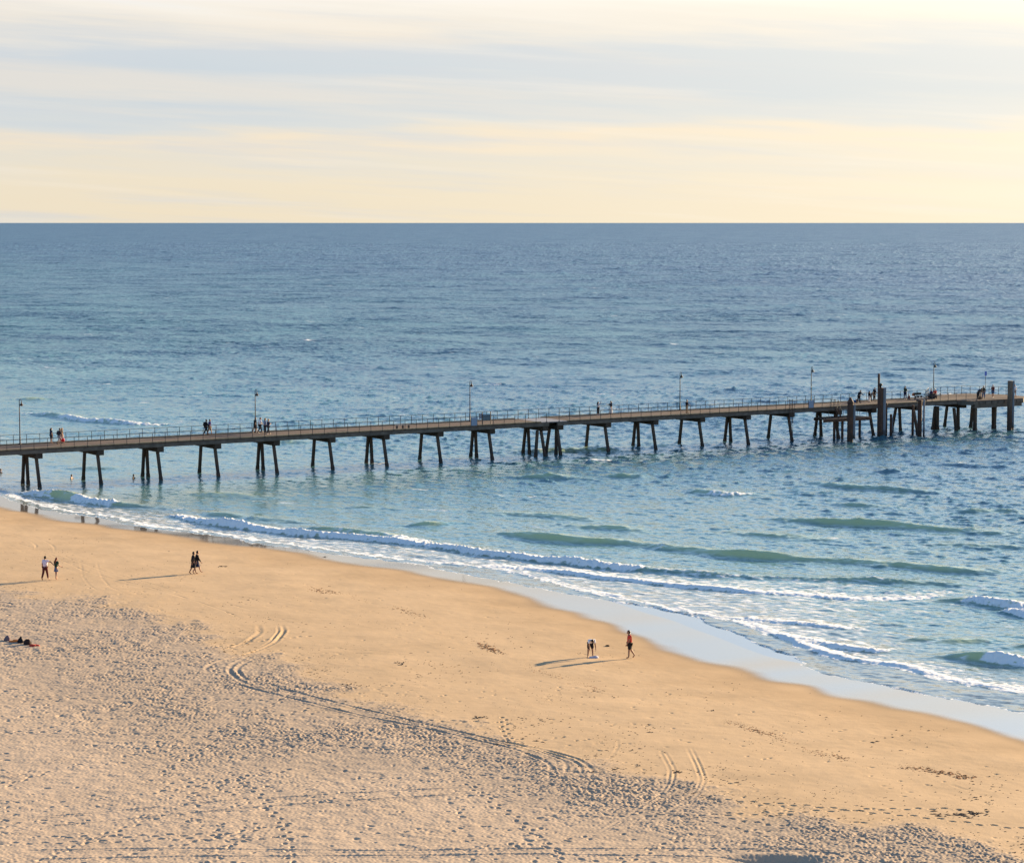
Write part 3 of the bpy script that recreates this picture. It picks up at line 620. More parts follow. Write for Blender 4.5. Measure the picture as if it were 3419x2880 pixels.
# the double bent at the movement joint
sj = s_at(1827, -.2, 0); cap(sj - .06)
pile(sj - .25, .8, sj, -.2); pile(sj - .7, .9, sj - 1.45, .3); pile(sj - .12, 4.45, sj - .1, 5.35); pile(sj + .1, 4.2, sj + .25, 4.0)
sk = s_at(1878, -.2, 0); cap(sk + .05, .3, 5.6, .9)
pile(sk - .1, .8, sk, -.2); pile(sk - .1, 1.0, sk - .1, 1.1); pile(sk - .3, 2.2, sk - .45, 3.2)
b = MB(); b.prism(poly_world([(13.95, .25), (17.55, .05), (17.55, DW - .2), (13.95, DW - .2)]), DECK - .10, DECK + .006); b.build('joint_plate', mat('worn_pale_plate', (.27, .25, .24), .55, .15, 2), jetty)
b = MB(); b.tube([pw(sj - 1.9, .1, DECK - 1.06), pw(sj - 1.75, .05, DECK - 1.3), pw(sj - 1.5, .05, DECK - 1.34), pw(sj - 1.3, .1, DECK - 1.06)], .03, 6); b.build('hanging_cable', M_RUST, jetty)
# seaward end: bents by the landing and under the end deck
s16 = s_at(2800, .3, 2); cap(s16); pile(s16 - .2, .8, s16, -.1); pile(s16 - .12, 4.45, s16 - .1, 5.25); pile(s16 + .2, 4.3, s16 + .35, 4.1)
s17 = s_at(2925, -.2, 0); cap(s17 - .06); pile(s17 - .3, .8, s17 - .05, -.2); pile(s17 - .12, 4.5, s17 - .1, 5.2)
s18 = s_at(3072, -.2, 0); cap(s18 - .06); pile(s18 - .3, .8, s18 - .05, -.2); pile(s18 - .2, 4.45, s18 - .5, 5.3); pile(s18 + .2, 4.2, s18 + .4, 4.0)
cap(81.6, -.2, 7.5)
for (u0, u1, tt, w) in [(3124, 3112, 4.0, .38), (3130, 3129, 3.5, .36), (3163, 3158, 6.2, .30), (3185, 3197, .6, .32), (3199, 3200, 1.7, .32), (3248, 3238, 3.6, .32), (3256, 3255, -1.0, .38), (3322, 3318, .0, .38), (3316, 3325, .6, .30), (3375, 3377, 1.5, .34)]:
    pile(s_at(u0, tt, DECK - 1), tt, s_at(u1, tt, 0), tt + (.5 if w < .31 else 0), w)

# railings
def railing(path, name, label, post_gap=1.5, h=1.05, rails=(1.05, .55), closed=False):
    """path: list of (s, t) ; a thing of posts and rails"""
    o = tag(empty(name), label, 'railing', None)
    P = [pw(s, q, DECK) for s, q in path]
    for r_ in rails:
        b = MB(); b.tube([p_ + Vector((0, 0, r_)) for p_ in P], .023 if r_ > .9 else .018, 6); b.build('top_rail' if r_ > .9 else 'mid_rail', M_RAIL, o)
    d = [0.0]
    for A, B in zip(P, P[1:]): d.append(d[-1] + (B - A).length)
    n = max(1, round(d[-1] / post_gap)); first = None
    for i in range(n + 1):
        x = d[-1] * i / n; k_ = max(j for j in range(len(d)) if d[j] <= x + 1e-6); k_ = min(k_, len(P) - 2)
        f = (x - d[k_]) / (d[k_ + 1] - d[k_]); q = P[k_].lerp(P[k_ + 1], f)
        if first is None:
            b = MB(); b.box((0, 0, h / 2 - .12), (.045, .045, h + .2), ROT); b.box((0, 0, .03), (.14, .14, .05), ROT); first = b.build('post', M_RAIL, o); first.location = q
        else:
            c_ = first.copy(); COL.objects.link(c_); c_.parent = o; c_.location = q
    return o
railing([(-62.0, .06), (14.6, .06)], 'jetty_railing', 'near side railing of the jetty from the left edge to the movement joint')
railing([(16.4, .06), (s_at(2775, .06, DECK), .06)], 'jetty_railing', 'near side railing of the jetty from the movement joint to the landing stairs')
railing([(-62.0, DW - .06), (80.2, DW - .06)], 'jetty_railing', 'far side railing along the whole open water edge of the jetty')
railing([(80.5, DW + .1), (83.7, 9.2), (90.3, 9.2), (93.5, 5.2), (93.5, 3.0)], 'jetty_railing', 'railing bending around the widened seaward end of the jetty', 1.35)
railing([(s_at(3085, .06, DECK), .06), (80.7, .0), (82.4, -1.7)], 'jetty_railing', 'short railing beside the pale bench on the near side of the jetty end', 1.5)

# lamps
def lamp(s, q, label, mm, rot=0.0):
    o = tag(empty('jetty_lamp', pw(s, q, DECK), PANG + rot), label, 'street lamp', 'lamps along the far side of the jetty')
    b = MB(); b.tube([(0, 0, 0), (0, 0, .7), (0, 0, 3.0), (0, 0, 4.75)], [.075, .06, .05, .042], 8); b.lathe([(.13, 0), (.13, .06), (.085, .1), (.07, .9), (.05, .95)], seg=10); b.build('pole', mm, o, True)
    b = MB(); b.tube([(.115 - .115 * math.cos(a_), 0, 4.75 + .13 * math.sin(a_)) for a_ in np.linspace(0, math.pi, 9)] + [(.23, 0, 4.6)], .028, 7); b.build('hook_arm', mm, o, True)
    b = MB(); b.lathe([(.03, 4.62), (.05, 4.60), (.055, 4.5), (.08, 4.42), (.14, 4.33), (.215, 4.24), (.225, 4.20), (.2, 4.21)], c=(.23, 0, 0), seg=18); sh = b.build('lamp_shade', mm, o, True)
    b = MB(); b.lathe([(.06, 4.26), (.10, 4.2), (.08, 4.14), (.03, 4.11)], c=(.23, 0, 0), seg=12); g_ = b.build('lamp_glass', M_GLASS, sh, True)
    return o
LL = ['red-brown jetty lamp nearest the beach beside the lone walker', 'red-brown jetty lamp behind the group of four walkers', 'red-brown jetty lamp beside the pale board and slate board',
      'dark jetty lamp beside the single person in khaki trousers', 'dark jetty lamp beside the pale board near the ladder', 'dark jetty lamp rising behind the two seated people at the end']
for i, u in enumerate((67, 853, 1569, 2270, 2708)): lamp(s_at(u, DW - .3, DECK), DW - .3, LL[i], M_LAMP if i < 3 else M_LAMP2)
lamp(s_at(3116.5, 5.0, DECK), 5.0, LL[5], M_LAMP2)

# boards, benches, ladder
def board(u, q, w, z0, z1, label, mm, posts=None, name='sign_board', cat='board'):
    s_ = s_at(u, q, DECK); o = tag(empty(name, pw(s_, q, DECK), PANG), label, cat)
    b = MB(); b.box((0, 0, (z0 + z1) / 2), (w, .04, z1 - z0)); b.build('panel', mm, o, bevel=.006)
    b = MB(); zc = (z0 + z1) / 2
    b.box((-w / 2 - .018, 0, zc), (.036, .07, z1 - z0 + .06)); b.box((w / 2 + .018, 0, zc), (.036, .07, z1 - z0 + .06)); b.build('frame', M_RAIL, o)
    if posts:
        for sx in (-1, 1):
            b = MB(); b.tube([(sx * (w / 2 + .1), -.05, -.1), (sx * (w / 2 + .09), 0, .6), (sx * (w / 2 + .08), 0, posts)], .055, 7); b.build('post', M_RAIL, o)
    return o
board(1583, .0, .82, .02, .98, 'pale blue board fixed to the near railing beside the third lamp', M_PANEL)
board(1604, DW - .5, .26, .25, .9, 'small pale panel between the pale board and the slate board', M_PANEL)
board(1624, .5, .98, .55, 1.22, 'slate coloured board held between two leaning posts above the railing', M_PANEL2, 1.55)
board(2708, .0, .82, .02, .95, 'pale board on the near railing under the fifth lamp, next to the ladder', M_PANEL)
def bench(u, q, ln, label, rot=0.0, back=False, top=None):
    o = tag(empty('bench', pw(s_at(u, q, DECK), q, DECK), PANG + rot), label, 'bench')
    b = MB(); 
    for k_ in (-.14, 0, .14): b.box((0, k_, .45), (ln, .12, .045))
    b.build('seat', top or mat('pale_bench_timber', (.55, .50, .46), .6, .12, 4), o)
    for sx in (-1, 0, 1):
        b = MB(); b.box((sx * ln * .4, 0, .21), (.06, .34, .42)); b.box((sx * ln * .4, 0, .02), (.08, .42, .04)); b.build('leg', M_RAIL, o)
    if back:
        b = MB(); b.box((0, .22, .72), (ln, .05, .32)); b.build('backrest', M_LAMP2, o)
    return o
bench(1345, 1.0, 1.95, 'pale topped bench standing alone on the open deck behind the near railing')
bench(3077, .9, 1.9, 'pale topped bench beside the rusty fender pile at the jetty end')
bench(3066, 4.4, 1.3, 'dark backed bench beside the orange bag near the jetty end', 0, True, mat('dark_bench', (.06, .055, .06), .6, .1))
# ladder by the railing
sl = s_at(2641, -.16, DECK)
lad = tag(empty('ladder', pw(sl, -.16, 0), PANG), 'rusty steel ladder reaching from the railing down to the water', 'ladder')
for sx in (-.27, .27):
    b = MB(); b.bar((sx, 0, 2.4), (sx, 0, DECK + 1.3), .05); b.build('stile', M_RUST, lad)
for sx in (.1, .34):
    b = MB(); b.bar((sx, .05, -.6), (sx, .0, 2.9), .04); b.build('stile', M_RUST, lad)
for k_ in range(14): b = MB(); b.bar((.1, 0, -.4 + k_ * .27), (.34, 0, -.4 + k_ * .27), .028); b.build('rung', M_RUST, lad)
for k_ in range(9): b = MB(); b.bar((-.27, 0, 2.9 + k_ * .29), (.27, 0, 2.9 + k_ * .29), .03); b.build('rung', M_RUST, lad)
for k_ in (-.14, 0, .14): b = MB(); b.bar((k_, 0, DECK + .1), (k_, 0, DECK + 1.25), .022); b.build('gate_bar', M_RUST, lad)
# lower landing
LZ = 2.78
la = tag(empty('landing_stage'), 'low landing stage with rails below the jetty deck behind the dark fender pile', 'landing')
sa, sb = s_at(2752, -1.6, LZ), s_at(2906, -1.6, LZ)
b = MB(); b.prism(poly_world([(sa, -1.6), (sb, -1.6), (sb - .6, 1.5), (sa + .9, 1.5)]), LZ - .10, LZ); b.build('deck', M_DECK, la)
b = MB(); b.prism(poly_world([(sa - .1, -1.72), (sb + .1, -1.72), (sb + .1, -1.5), (sa - .1, -1.5)]), LZ - .42, LZ - .103); b.prism(poly_world([(sa + .8, 1.3), (sb - .7, 1.3), (sb - .7, 1.5), (sa + .8, 1.5)]), LZ - .40, LZ - .103); b.build('edge_beam', mat('rusty_beam', (.085, .045, .028), .8, .35, 2), la)
for u_, q in ((2785, -.9), (2812, -1.3), (2870, -.6), (2796, .8)):
    s_ = s_at(u_, q, 0); b = MB(); b.bar(pw(s_, q, -1.5), pw(s_, q, LZ - .3), .17, seg=10); b.build('leg', M_RUST, la)
for u_, q in ((2767, -1.4), (2815, -1.4), (2862, 1.2), (2894, -1.3), (2828, 1.3), (2806, 1.3), (2870, 1.2)):
    s_ = s_at(u_, q, LZ); b = MB(); b.bar(pw(s_, q, LZ), pw(s_, q, LZ + 1.1), .05); b.build('rail_post', M_RAIL, la)
for (u0, u1, q) in ((2862, 2896, .6), (2800, 2872, 1.3)):
    for z_ in (1.08, .6):
        b = MB(); b.bar(pw(s_at(u0, q, LZ), q, LZ + z_), pw(s_at(u1, q if q > 1 else -1.3, LZ), q if q > 1 else -1.3, LZ + z_), .04); b.build('rail', M_RAIL, la)
# stair rails from deck to landing
st_ = tag(empty('access_stairs'), 'narrow steel access stairs from the deck gap down to the landing stage', 'stairs')
s_ = s_at(2782, -.3, DECK)
for q in (-.35, -1.0):
    b = MB(); b.tube([pw(s_ - .55, q, DECK + .98), pw(s_ + .25, q, DECK + 1.0), pw(s_ + .75, q, LZ + 1.0)], .035, 6); b.build('handrail', M_RAIL, st_)
    for k_ in (-.55, 0.2, .72):
        zb = DECK - .1 if k_ < .3 else LZ; b = MB(); b.bar(pw(s_ + k_, q, zb - .1), pw(s_ + k_, q, zb + 1.0), .045); b.build('post', M_RAIL, st_)
    b = MB(); b.bar(pw(s_ + .25, q, DECK - .1), pw(s_ + .72, q, LZ), .06, .16); b.build('stringer', M_RUST, st_)
for k_ in range(6):
    b = MB(); f = (k_ + .5) / 6; c_ = pw(s_ + .25 + .47 * f, -.68, DECK + (LZ - DECK) * f); b.box(c_, (.12, .62, .03), ROT); b.build('tread', M_RUST, st_)

# fender piles
def fender(s, q, r, top, label, strip=0.0, cone=False, knob=False, mm=None, strip_top=None, strip_off=1.25, square=False):
    o = tag(empty('fender_pile', pw(s, q, 0), PANG), label, 'pile', 'fender piles around the seaward end of the jetty')
    b = MB()
    prof = [(r, -1.8), (r, .3), (r * 1.02, .35), (r * .98, top - .1), (r * .98, top)]
    if cone: prof += [(r * 1.12, top + .02), (r * 1.1, top + .14), (r * .25, top + .72)]
    b.lathe(prof, seg=14); b.build('shaft', mm or M_RUST, o, True)
    if strip:
        b = MB(); dirv = Vector((math.cos(-PANG), math.sin(-PANG), 0)); cx = dirv * (r + strip * .5)
        b.box((cx.x, cx.y, ((strip_top or top) + .35) / 2), (strip, strip * .6, (strip_top or top) - .35), Matrix.Rotation(-PANG, 3, 'Z')); b.build('rubbing_strip', M_STRIP, o, bevel=.02)
    if knob:
        b = MB(); b.lathe([(.1, top), (.12, top + .25), (.24, top + .28), (.26, top + .4), (.18, top + .52), (.05, top + .56)], seg=12); b.build('bollard_head', M_LAMP2, o, True)
    return o
def at0(u, v): return st_of(u, v, 0.0)
s_, q = at0(2838, 1474); fender(s_, q, .39, 4.95, 'dark fender pile with a pointed rusty top in front of the landing stage', .27, True, strip_top=4.75)
s_, q = at0(2938, 1461); fender(s_, q, .36, 6.55, 'tall thick rusty fender pile with a grey strip beside the tallest thin post', .36, False, True)
s_, q = s_at(2933, -.5, 3), -.5; fender(s_, q, .155, 8.25, 'tallest thin dark post rising high above the jetty deck')
s_, q = s_at(2957, .0, 0), -.05; fender(s_, q, .17, 4.3, 'slim dark post standing right behind the tall thick pile')
s_, q = s_at(2974, -1.1, 0), -1.1; fender(s_, q, .16, 2.9, 'short low post in the water between the tall pile and the next bent', .13, strip_top=2.4)
s_, q = at0(3070, 1455); fender(s_, q, .29, 4.75, 'rusty fender pile with a separate grey strip below the pale bench', .0)
s_, q = at0(3084, 1456); o = fender(s_, q, .13, 4.85, 'slim grey rubbing post standing just beyond the rusty pile below the pale bench', mm=M_STRIP)
s_, q = s_at(3047, -.9, 0), -.9; fender(s_, q, .17, 3.95, 'slim dark post left of the rusty pile below the pale bench')
s_, q = at0(3370, 1436); fender(s_, q, .34, 6.7, 'thick pale and rust stained pile at the far right corner of the jetty', .26, mm=pile_mat('flaking_pile', (.15, .115, .085), (.03, .018, .013), (.075, .03, .014), 1.2, 5.4))
s_, q = s_at(3380, -2.2, 0), -2.2; fender(s_, q, .2, 3.3, 'short dark pile half hidden behind the corner pile')
# blue sign on a thin pole
s_ = s_at(3290, 8.6, DECK); o = tag(empty('pole_sign', pw(s_, 8.6, DECK), PANG * 0), 'small blue sign on a thin pole at the far rail of the jetty end', 'sign')
b = MB(); b.bar((0, 0, 0), (0, 0, 3.0), .03, seg=8); b.build('pole', M_RAIL, o); b = MB(); b.box((0, -.05, 2.7), (.30, .03, .62)); b.build('panel', M_BLUE, o, bevel=.008)

# ================================================================== PEOPLE
SKIN = mat('skin', (.42, .24, .16), .6, .06, 8); SKIN2 = mat('tanned_skin', (.30, .16, .10), .6, .06, 8); EYE = mat('eye_dark', (.02, .015, .012), .3, .0)
HAIR = {'black': mat('black_hair', (.012, .010, .010), .5, .1), 'brown': mat('brown_hair', (.05, .028, .016), .5, .15), 'blond': mat('blond_hair', (.36, .22, .10), .55, .15), 'grey': mat('grey_hair', (.35, .33, .31), .6, .1), 'auburn': mat('auburn_hair', (.17, .045, .02), .5, .15)}
def cloth(n, c): return mat(n, c, .9, .1, 9)
PENDING = []                                # skeletons waiting to be skinned
def skel(name, V, E, rad, root, mats, parent, post=None):
    me = bpy.data.meshes.new(name); me.from_pydata([tuple(v) for v in V], E, []); o = bpy.data.objects.new(name, me); COL.objects.link(o)
    sk = o.modifiers.new('s', 'SKIN'); sk.use_smooth_shade = True
    for i, r_ in enumerate(rad):
        d = me.skin_vertices[0].data[i]; d.radius = (r_, r_) if isinstance(r_, (int, float)) else r_; d.use_root = (i == root)
    su = o.modifiers.new('u', 'SUBSURF'); su.levels = 1; su.render_levels = 1
    PENDING.append((o, name, mats, parent, post))
def fk(pose, h):
    """joint positions (x right, y forward, z up) in metres for a body of height h"""
    k = h / 1.75; J = {}
    lean = pose.get('lean', 0.0); side = pose.get('side', 0.0); bend = pose.get('bend', lean)
    def rx(v, a): return Vector((v[0], v[1] * math.cos(a) + v[2] * math.sin(a), -v[1] * math.sin(a) + v[2] * math.cos(a)))
    pel = Vector((0, 0, .95)) * k; J['pel'] = pel
    J['waist'] = pel + rx((0, 0, .14 * k), lean * .5); J['chest'] = J['waist'] + rx((0, 0, .20 * k), (lean + bend) / 2); J['neck'] = J['chest'] + rx((side * .05, 0, .17 * k), bend)
    hd = pose.get('head', bend * .6); J['skull'] = J['neck'] + rx((0, .01, .07 * k), hd); J['head'] = J['neck'] + rx((0, .03 * k, .175 * k), hd); J['hd'] = hd
    for s, n in ((-1, 'L'), (1, 'R')):
        hp, kn, ab_ = pose.get('leg' + n, (0, 0, .03)); J['hip' + n] = pel + Vector((s * .09 * k, 0, -.03 * k))
        dirv = Vector((s * math.sin(ab_), math.sin(hp) * math.cos(ab_), -math.cos(hp) * math.cos(ab_))); J['kn' + n] = J['hip' + n] + dirv * .43 * k
        d2 = Vector((s * math.sin(ab_) * .6, math.sin(hp - kn), -math.cos(hp - kn))).normalized(); J['an' + n] = J['kn' + n] + d2 * .42 * k
        fa = pose.get('foot' + n, 0.0); J['toe' + n] = J['an' + n] + Vector((s * .02, .17 * math.cos(fa), -.055 - .17 * math.sin(fa))) * k; J['heel' + n] = J['an' + n] + Vector((0, -.045, -.05)) * k
        sf, sa_, eb = pose.get('arm' + n, (.05, .12, .2)); J['sh' + n] = J['chest'] + rx((s * .175 * k, 0, .115 * k), bend)
        du = Vector((s * math.sin(sa_), math.sin(sf) * math.cos(sa_), -math.cos(sf) * math.cos(sa_))); J['el' + n] = J['sh' + n] + du * .285 * k
        tw = pose.get('in' + n, .15); d3 = Vector((s * (math.sin(sa_) - tw), math.sin(sf + eb), -math.cos(sf + eb))).normalized(); J['wr' + n] = J['el' + n] + d3 * .25 * k; J['fd' + n] = d3
    z = min(min(J['toe' + n].z, J['heel' + n].z) for n in 'LR') - .012
    off = Vector((0, 0, -z + pose.get('lift', 0.0)))
    for a_ in list(J):
        if isinstance(J[a_], Vector) and not a_.startswith('fd'): J[a_] = J[a_] + off
    return J, k
def head_geo(bm, c, k, hd, mi_eye=1):
    rot = Matrix.Rotation(-hd, 4, 'X'); M = Matrix.Translation(c) @ rot
    v = bmesh.ops.create_uvsphere(bm, u_segments=14, v_segments=10, radius=1.0)['verts']
    for q in v:
        x, y, z = q.co; jaw = 1 - .22 * max(0, -z); q.co = Vector((x * .082 * jaw, y * .10 + (.012 if z < -.2 and y > 0 else 0), z * .122)) * k
        if y > .75 and abs(x) < .35 and -.35 < z < .15: q.co.y += .022 * k
    bmesh.ops.transform(bm, matrix=M, verts=v)
    for s in (-1, 1):
        e = bmesh.ops.create_uvsphere(bm, u_segments=6, v_segments=4, radius=.013 * k)['verts']; bmesh.ops.transform(bm, matrix=M @ Matrix.Translation((s * .03 * k, .083 * k, .008 * k)), verts=e)
        for f in {f for q in e for f in q.link_faces}: f.material_index = mi_eye
        e = bmesh.ops.create_uvsphere(bm, u_segments=6, v_segments=5, radius=.026 * k)['verts']; bmesh.ops.transform(bm, matrix=M @ Matrix.Translation((s * .077 * k, -.005, 0)) @ Matrix.Diagonal((.35, .7, 1.15, 1)), verts=e)
    e = bmesh.ops.create_cube(bm, size=1)['verts']; bmesh.ops.transform(bm, matrix=M @ Matrix.Translation((0, .083 * k, -.052 * k)) @ Matrix.Diagonal((.04 * k, .012, .009, 1)), verts=e)
    for f in {f for q in e for f in q.link_faces}: f.material_index = mi_eye
def person(loc, heading, label, h=1.72, pose=None, shirt=None, sleeve='short', legs=None, legtype='pants', hair='black', hairstyle='short', skin=None, shoes=None, hat=None, pack=None, group=None, slim=1.0, child=False):
    """heading: direction faced, degrees, 0 = away from the camera (+Y), clockwise"""
    pose = pose or {}; o = tag(empty('person', loc, -R(heading)), label, 'person', group); J, k = fk(pose, h); skin = skin or SKIN
    V, E, rad = [], [], []
    def add(p, r_, par=None):
        V.append(p); rad.append(r_ * k)
        if par is not None: E.append((par, len(V) - 1))
        return len(V) - 1
    w = slim
    pe = add(J['pel'], .130 * w); wa = add(J['waist'], .118 * w, pe); ch = add(J['chest'], .14 * w, wa); ne = add(J['neck'], .07, ch); sk = add(J['skull'], .062, ne); add(J['head'], .06, sk)
    for n in 'LR':
        a = add(J['hip' + n], .098 * w, pe); q = add(J['kn' + n], .070, a); r_ = add(J['an' + n], .048, q); add(J['toe' + n], .036, r_)
        a = add(J['sh' + n], .072, ch); q = add(J['el' + n], .052, a); r_ = add(J['wr' + n], .034, q)
        fd = J['fd' + n]; sx = Vector((1, 0, 0)).cross(fd); sx = sx.normalized() if sx.length > .1 else Vector((0, 1, 0)); dn = fd.cross(sx)
        pa = add(J['wr' + n] + fd * .07 * k, .03, r_)
        for i, ln in enumerate((.072, .082, .077, .06)):
            b0 = add(J['wr' + n] + fd * .10 * k + sx * (i - 1.5) * .021 * k, .0095, pa); b1 = add(V[b0] + (fd * .6 + dn * .25).normalized() * ln * .55 * k, .0085, b0); add(V[b1] + (fd * .45 + dn * .6).normalized() * ln * .45 * k, .007, b1)
        b0 = add(J['wr' + n] + fd * .05 * k - sx * .045 * k, .0105, pa); add(V[b0] + (fd * .8 - sx * .4).normalized() * .05 * k, .009, b0)
    skel('body', V, E, rad, 0, [skin, EYE], o, ('head', J['head'], k, J['hd']))
    if shirt:
        V, E, rad = [], [], []
        pe = add(J['pel'] + Vector((0, 0, -.03)), .175 * w); wa = add(J['waist'], .162 * w, pe); ch = add(J['chest'], .178 * w, wa); ne = add(J['chest'].lerp(J['neck'], .72), .085, ch)
        for n in 'LR':
            a = add(J['sh' + n], .098, ch)
            if sleeve == 'short': add(J['sh' + n].lerp(J['el' + n], .68), .082, a)
            elif sleeve == 'long': q = add(J['el' + n], .068, a); add(J['wr' + n], .050, q)
            else: pass
        skel('shirt', V, E, rad, 0, [shirt], o)
    if legs and legtype in ('pants', 'shorts'):
        V, E, rad = [], [], []
        pe = add(J['pel'] + Vector((0, 0, .03)), .155 * w)
        for n in 'LR':
            a = add(J['hip' + n] + Vector((0, 0, -.02)), .128 * w, pe)
            if legtype == 'pants': q = add(J['kn' + n], .090, a); add(J['an' + n] + Vector((0, 0, .02)), .070, q)
            else: add(J['hip' + n].lerp(J['kn' + n], .92), .108, a)
        skel('trousers' if legtype == 'pants' else 'shorts', V, E, rad, 0, [legs], o)
    elif legs:
        b = MB(); top = J['pel'] + Vector((0, 0, .1)); bot = {'skirt': .52, 'long_skirt': .16, 'mini': .68}[legtype] * k; n = 18; rings = []
        cxs = (J['kn' + 'L'] + J['kn' + 'R']) / 2
        for f in (0, .12, .35, .7, 1):
            r_ = (.12 + .13 * f * (1.15 if legtype == 'long_skirt' else .8)) * w * k; zz_ = top.z + (bot - top.z) * f; cy = top.y + (cxs.y - top.y) * f
            rings.append([b.bm.verts.new((r_ * (1 + .08 * f * math.sin(5 * 6.283 * i / n)) * math.cos(6.2832 * i / n), cy + r_ * .85 * math.sin(6.2832 * i / n), zz_)) for i in range(n)])
        for A_, B_ in zip(rings, rings[1:]):
            for i in range(n): b.bm.faces.new((A_[i], A_[(i + 1) % n], B_[(i + 1) % n], B_[i]))
        b.build('skirt', legs, o, True)
    if shoes:
        for n in 'LR':
            b = MB(); v = bmesh.ops.create_uvsphere(b.bm, u_segments=10, v_segments=6, radius=1.0)['verts']; p0, p1 = J['heel' + n], J['toe' + n]; d_ = p1 - p0
            bmesh.ops.transform(b.bm, matrix=Matrix.Translation((p0 + p1) / 2 + Vector((0, 0, .018))) @ d_.to_track_quat('Y', 'Z').to_matrix().to_4x4() @ Matrix.Diagonal((.052 * k, d_.length * .66, .05 * k, 1)), verts=v); b.build('shoe', shoes, o, True)
    hm = HAIR[hair]; rot = Matrix.Rotation(-J['hd'], 4, 'X'); M = Matrix.Translation(J['head']) @ rot
    b = MB(); v = bmesh.ops.create_uvsphere(b.bm, u_segments=14, v_segments=10, radius=1.0)['verts']
    bmesh.ops.delete(b.bm, geom=[q for q in b.bm.verts if (q.co.y > .35 and q.co.z < .42) or q.co.z < -.62], context='VERTS')
    for q in b.bm.verts: q.co = Vector((q.co.x * .094, q.co.y * .112 - .006, q.co.z * .134 + .004)) * k * (1 + .03 * math.sin(23 * q.co.x + 17 * q.co.z))
    if hairstyle in ('long', 'bob', 'tied'):
        ln = {'long': .34, 'bob': .14, 'tied': .26}[hairstyle] * k; wd = {'long': .085, 'bob': .095, 'tied': .04}[hairstyle] * k
        b.tube([(0, -.06 * k, .02), (0, -.095 * k, -.07 * k), (0, -.115 * k, -.07 * k - ln * .5), (0, -.11 * k, -.07 * k - ln)], [wd * .8, wd, wd * .9, wd * .35], 10)
    bmesh.ops.transform(b.bm, matrix=M, verts=b.bm.verts[:]); b.build('hair', hm, o, True)
    if hat:
        b = MB(); b.lathe([(.17, .045), (.175, .055), (.10, .07), (.098, .11), (.07, .15), (.02, .158)], seg=16); bmesh.ops.transform(b.bm, matrix=M @ Matrix.Diagonal((k, k, k, 1)), verts=b.bm.verts[:]); b.build('hat', hat, o, True)
    if pack:
        pk = tag(empty('backpack', loc, -R(heading)), 'dark backpack worn by the ' + pack[1], 'backpack')
        b = MB(); c_ = J['chest'] + Vector((0, -.2 * k, -.04)); b.box(c_, (.30 * k, .18 * k, .44 * k)); bmesh.ops.bevel(b.bm, geom=b.bm.edges[:], offset=.05, segments=2, affect='EDGES'); b.build('bag', pack[0], pk, True)
        b = MB(); b.box(c_ + Vector((0, -.11 * k, -.08)), (.22 * k, .06, .2 * k)); b.build('pocket', pack[0], pk, bevel=.015)
        for s in (-1, 1):
            b = MB(); b.tube([c_ + Vector((s * .1, .06, .2)), J['chest'] + Vector((s * .11, .02, .16)), J['chest'] + Vector((s * .11, .14, .03)), c_ + Vector((s * .12, .1, -.16))], .018, 6); b.build('strap', pack[0], pk)
    return o
WALK1 = dict(legL=(.42, .12, .03), legR=(-.28, .28, .03), footR=.5, footL=-.2, armL=(-.35, .1, .15), armR=(.35, .1, .3), lean=.05)
WALK2 = dict(legL=(-.22, .25, .03), legR=(.30, .10, .03), footL=.4, armL=(.3, .1, .35), armR=(-.3, .1, .2), lean=.05)
STAND = dict(legL=(0, 0, .06), legR=(.03, .03, .06), armL=(.03, .1, .15), armR=(.05, .1, .2))
HOLD = dict(legL=(0, 0, .08), legR=(.04, .04, .08), armL=(.35, .12, 1.1), armR=(.35, .12, 1.1), inL=.5, inR=.5)
PHONE = dict(legL=(0, 0, .04), legR=(.05, .05, .04), armL=(1.0, .1, .75), armR=(1.05, .1, .75), inL=.3, inR=.3)
CROSS = dict(legL=(.25, .08, .03), legR=(-.2, .2, .03), footR=.4, armL=(.45, .1, 1.5), armR=(.45, .1, 1.5), inL=.9, inR=.9)
LEANR = dict(legL=(-.08, .02, .07), legR=(.1, .06, .07), lean=.45, bend=.6, head=.5, armL=(.75, .08, .35), armR=(.8, .08, .3))
STOOP = dict(legL=(.12, .12, .07), legR=(-.05, .12, .07), lean=.9, bend=1.25, head=1.1, armL=(.5, .05, .2), armR=(.45, .05, .1))
SIT = dict(legL=(1.45, 1.5, .1), legR=(1.4, 1.45, .1), lean=.12, armL=(.5, .1, .6), armR=(.5, .1, .6), lift=0.0)
def dk(u, v, tmin=.55, tmax=5.5):
    s, q = st_of(u, v, DECK); q = min(max(q, tmin), tmax); return pw(s_at(u, q, DECK), q, DECK + .004)
AL = 90 - math.degrees(PANG)                # heading along the jetty, seawards
BLK = cloth('black_cloth', (.012, .012, .016)); NAVY = cloth('navy_cloth', (.016, .022, .06)); WHITE = cloth('white_cloth', (.74, .74, .78)); GREYB = cloth('grey_blue_cloth', (.19, .22, .31)); DKG = cloth('charcoal_cloth', (.035, .035, .045))
PURP = cloth('purple_blue_cloth', (.06, .04, .20)); KHAKI = cloth('khaki_cloth', (.34, .24, .15)); GREY = cloth('grey_cloth', (.26, .26, .30)); RED = cloth('red_cloth', (.52, .055, .035)); DKGREEN = cloth('dark_green_cloth', (.02, .045, .03)); DENIM = cloth('denim', (.07, .11, .20)); MAROON = cloth('maroon_cloth', (.10, .02, .02)); CREAM = cloth('cream_cloth', (.62, .55, .50)); PINKW = cloth('pink_white_cloth', (.66, .55, .64)); SHOE = mat('dark_shoe', (.03, .025, .025), .6, .1); SHOEL = mat('light_shoe', (.6, .52, .42), .6, .1)
G = 'people on the jetty'
person(dk(171, 1478), AL, 'person in dark top and dark shorts standing alone right of the first lamp', 1.66, STAND, NAVY, 'short', DKG, 'shorts', 'black', 'bob', group=G)
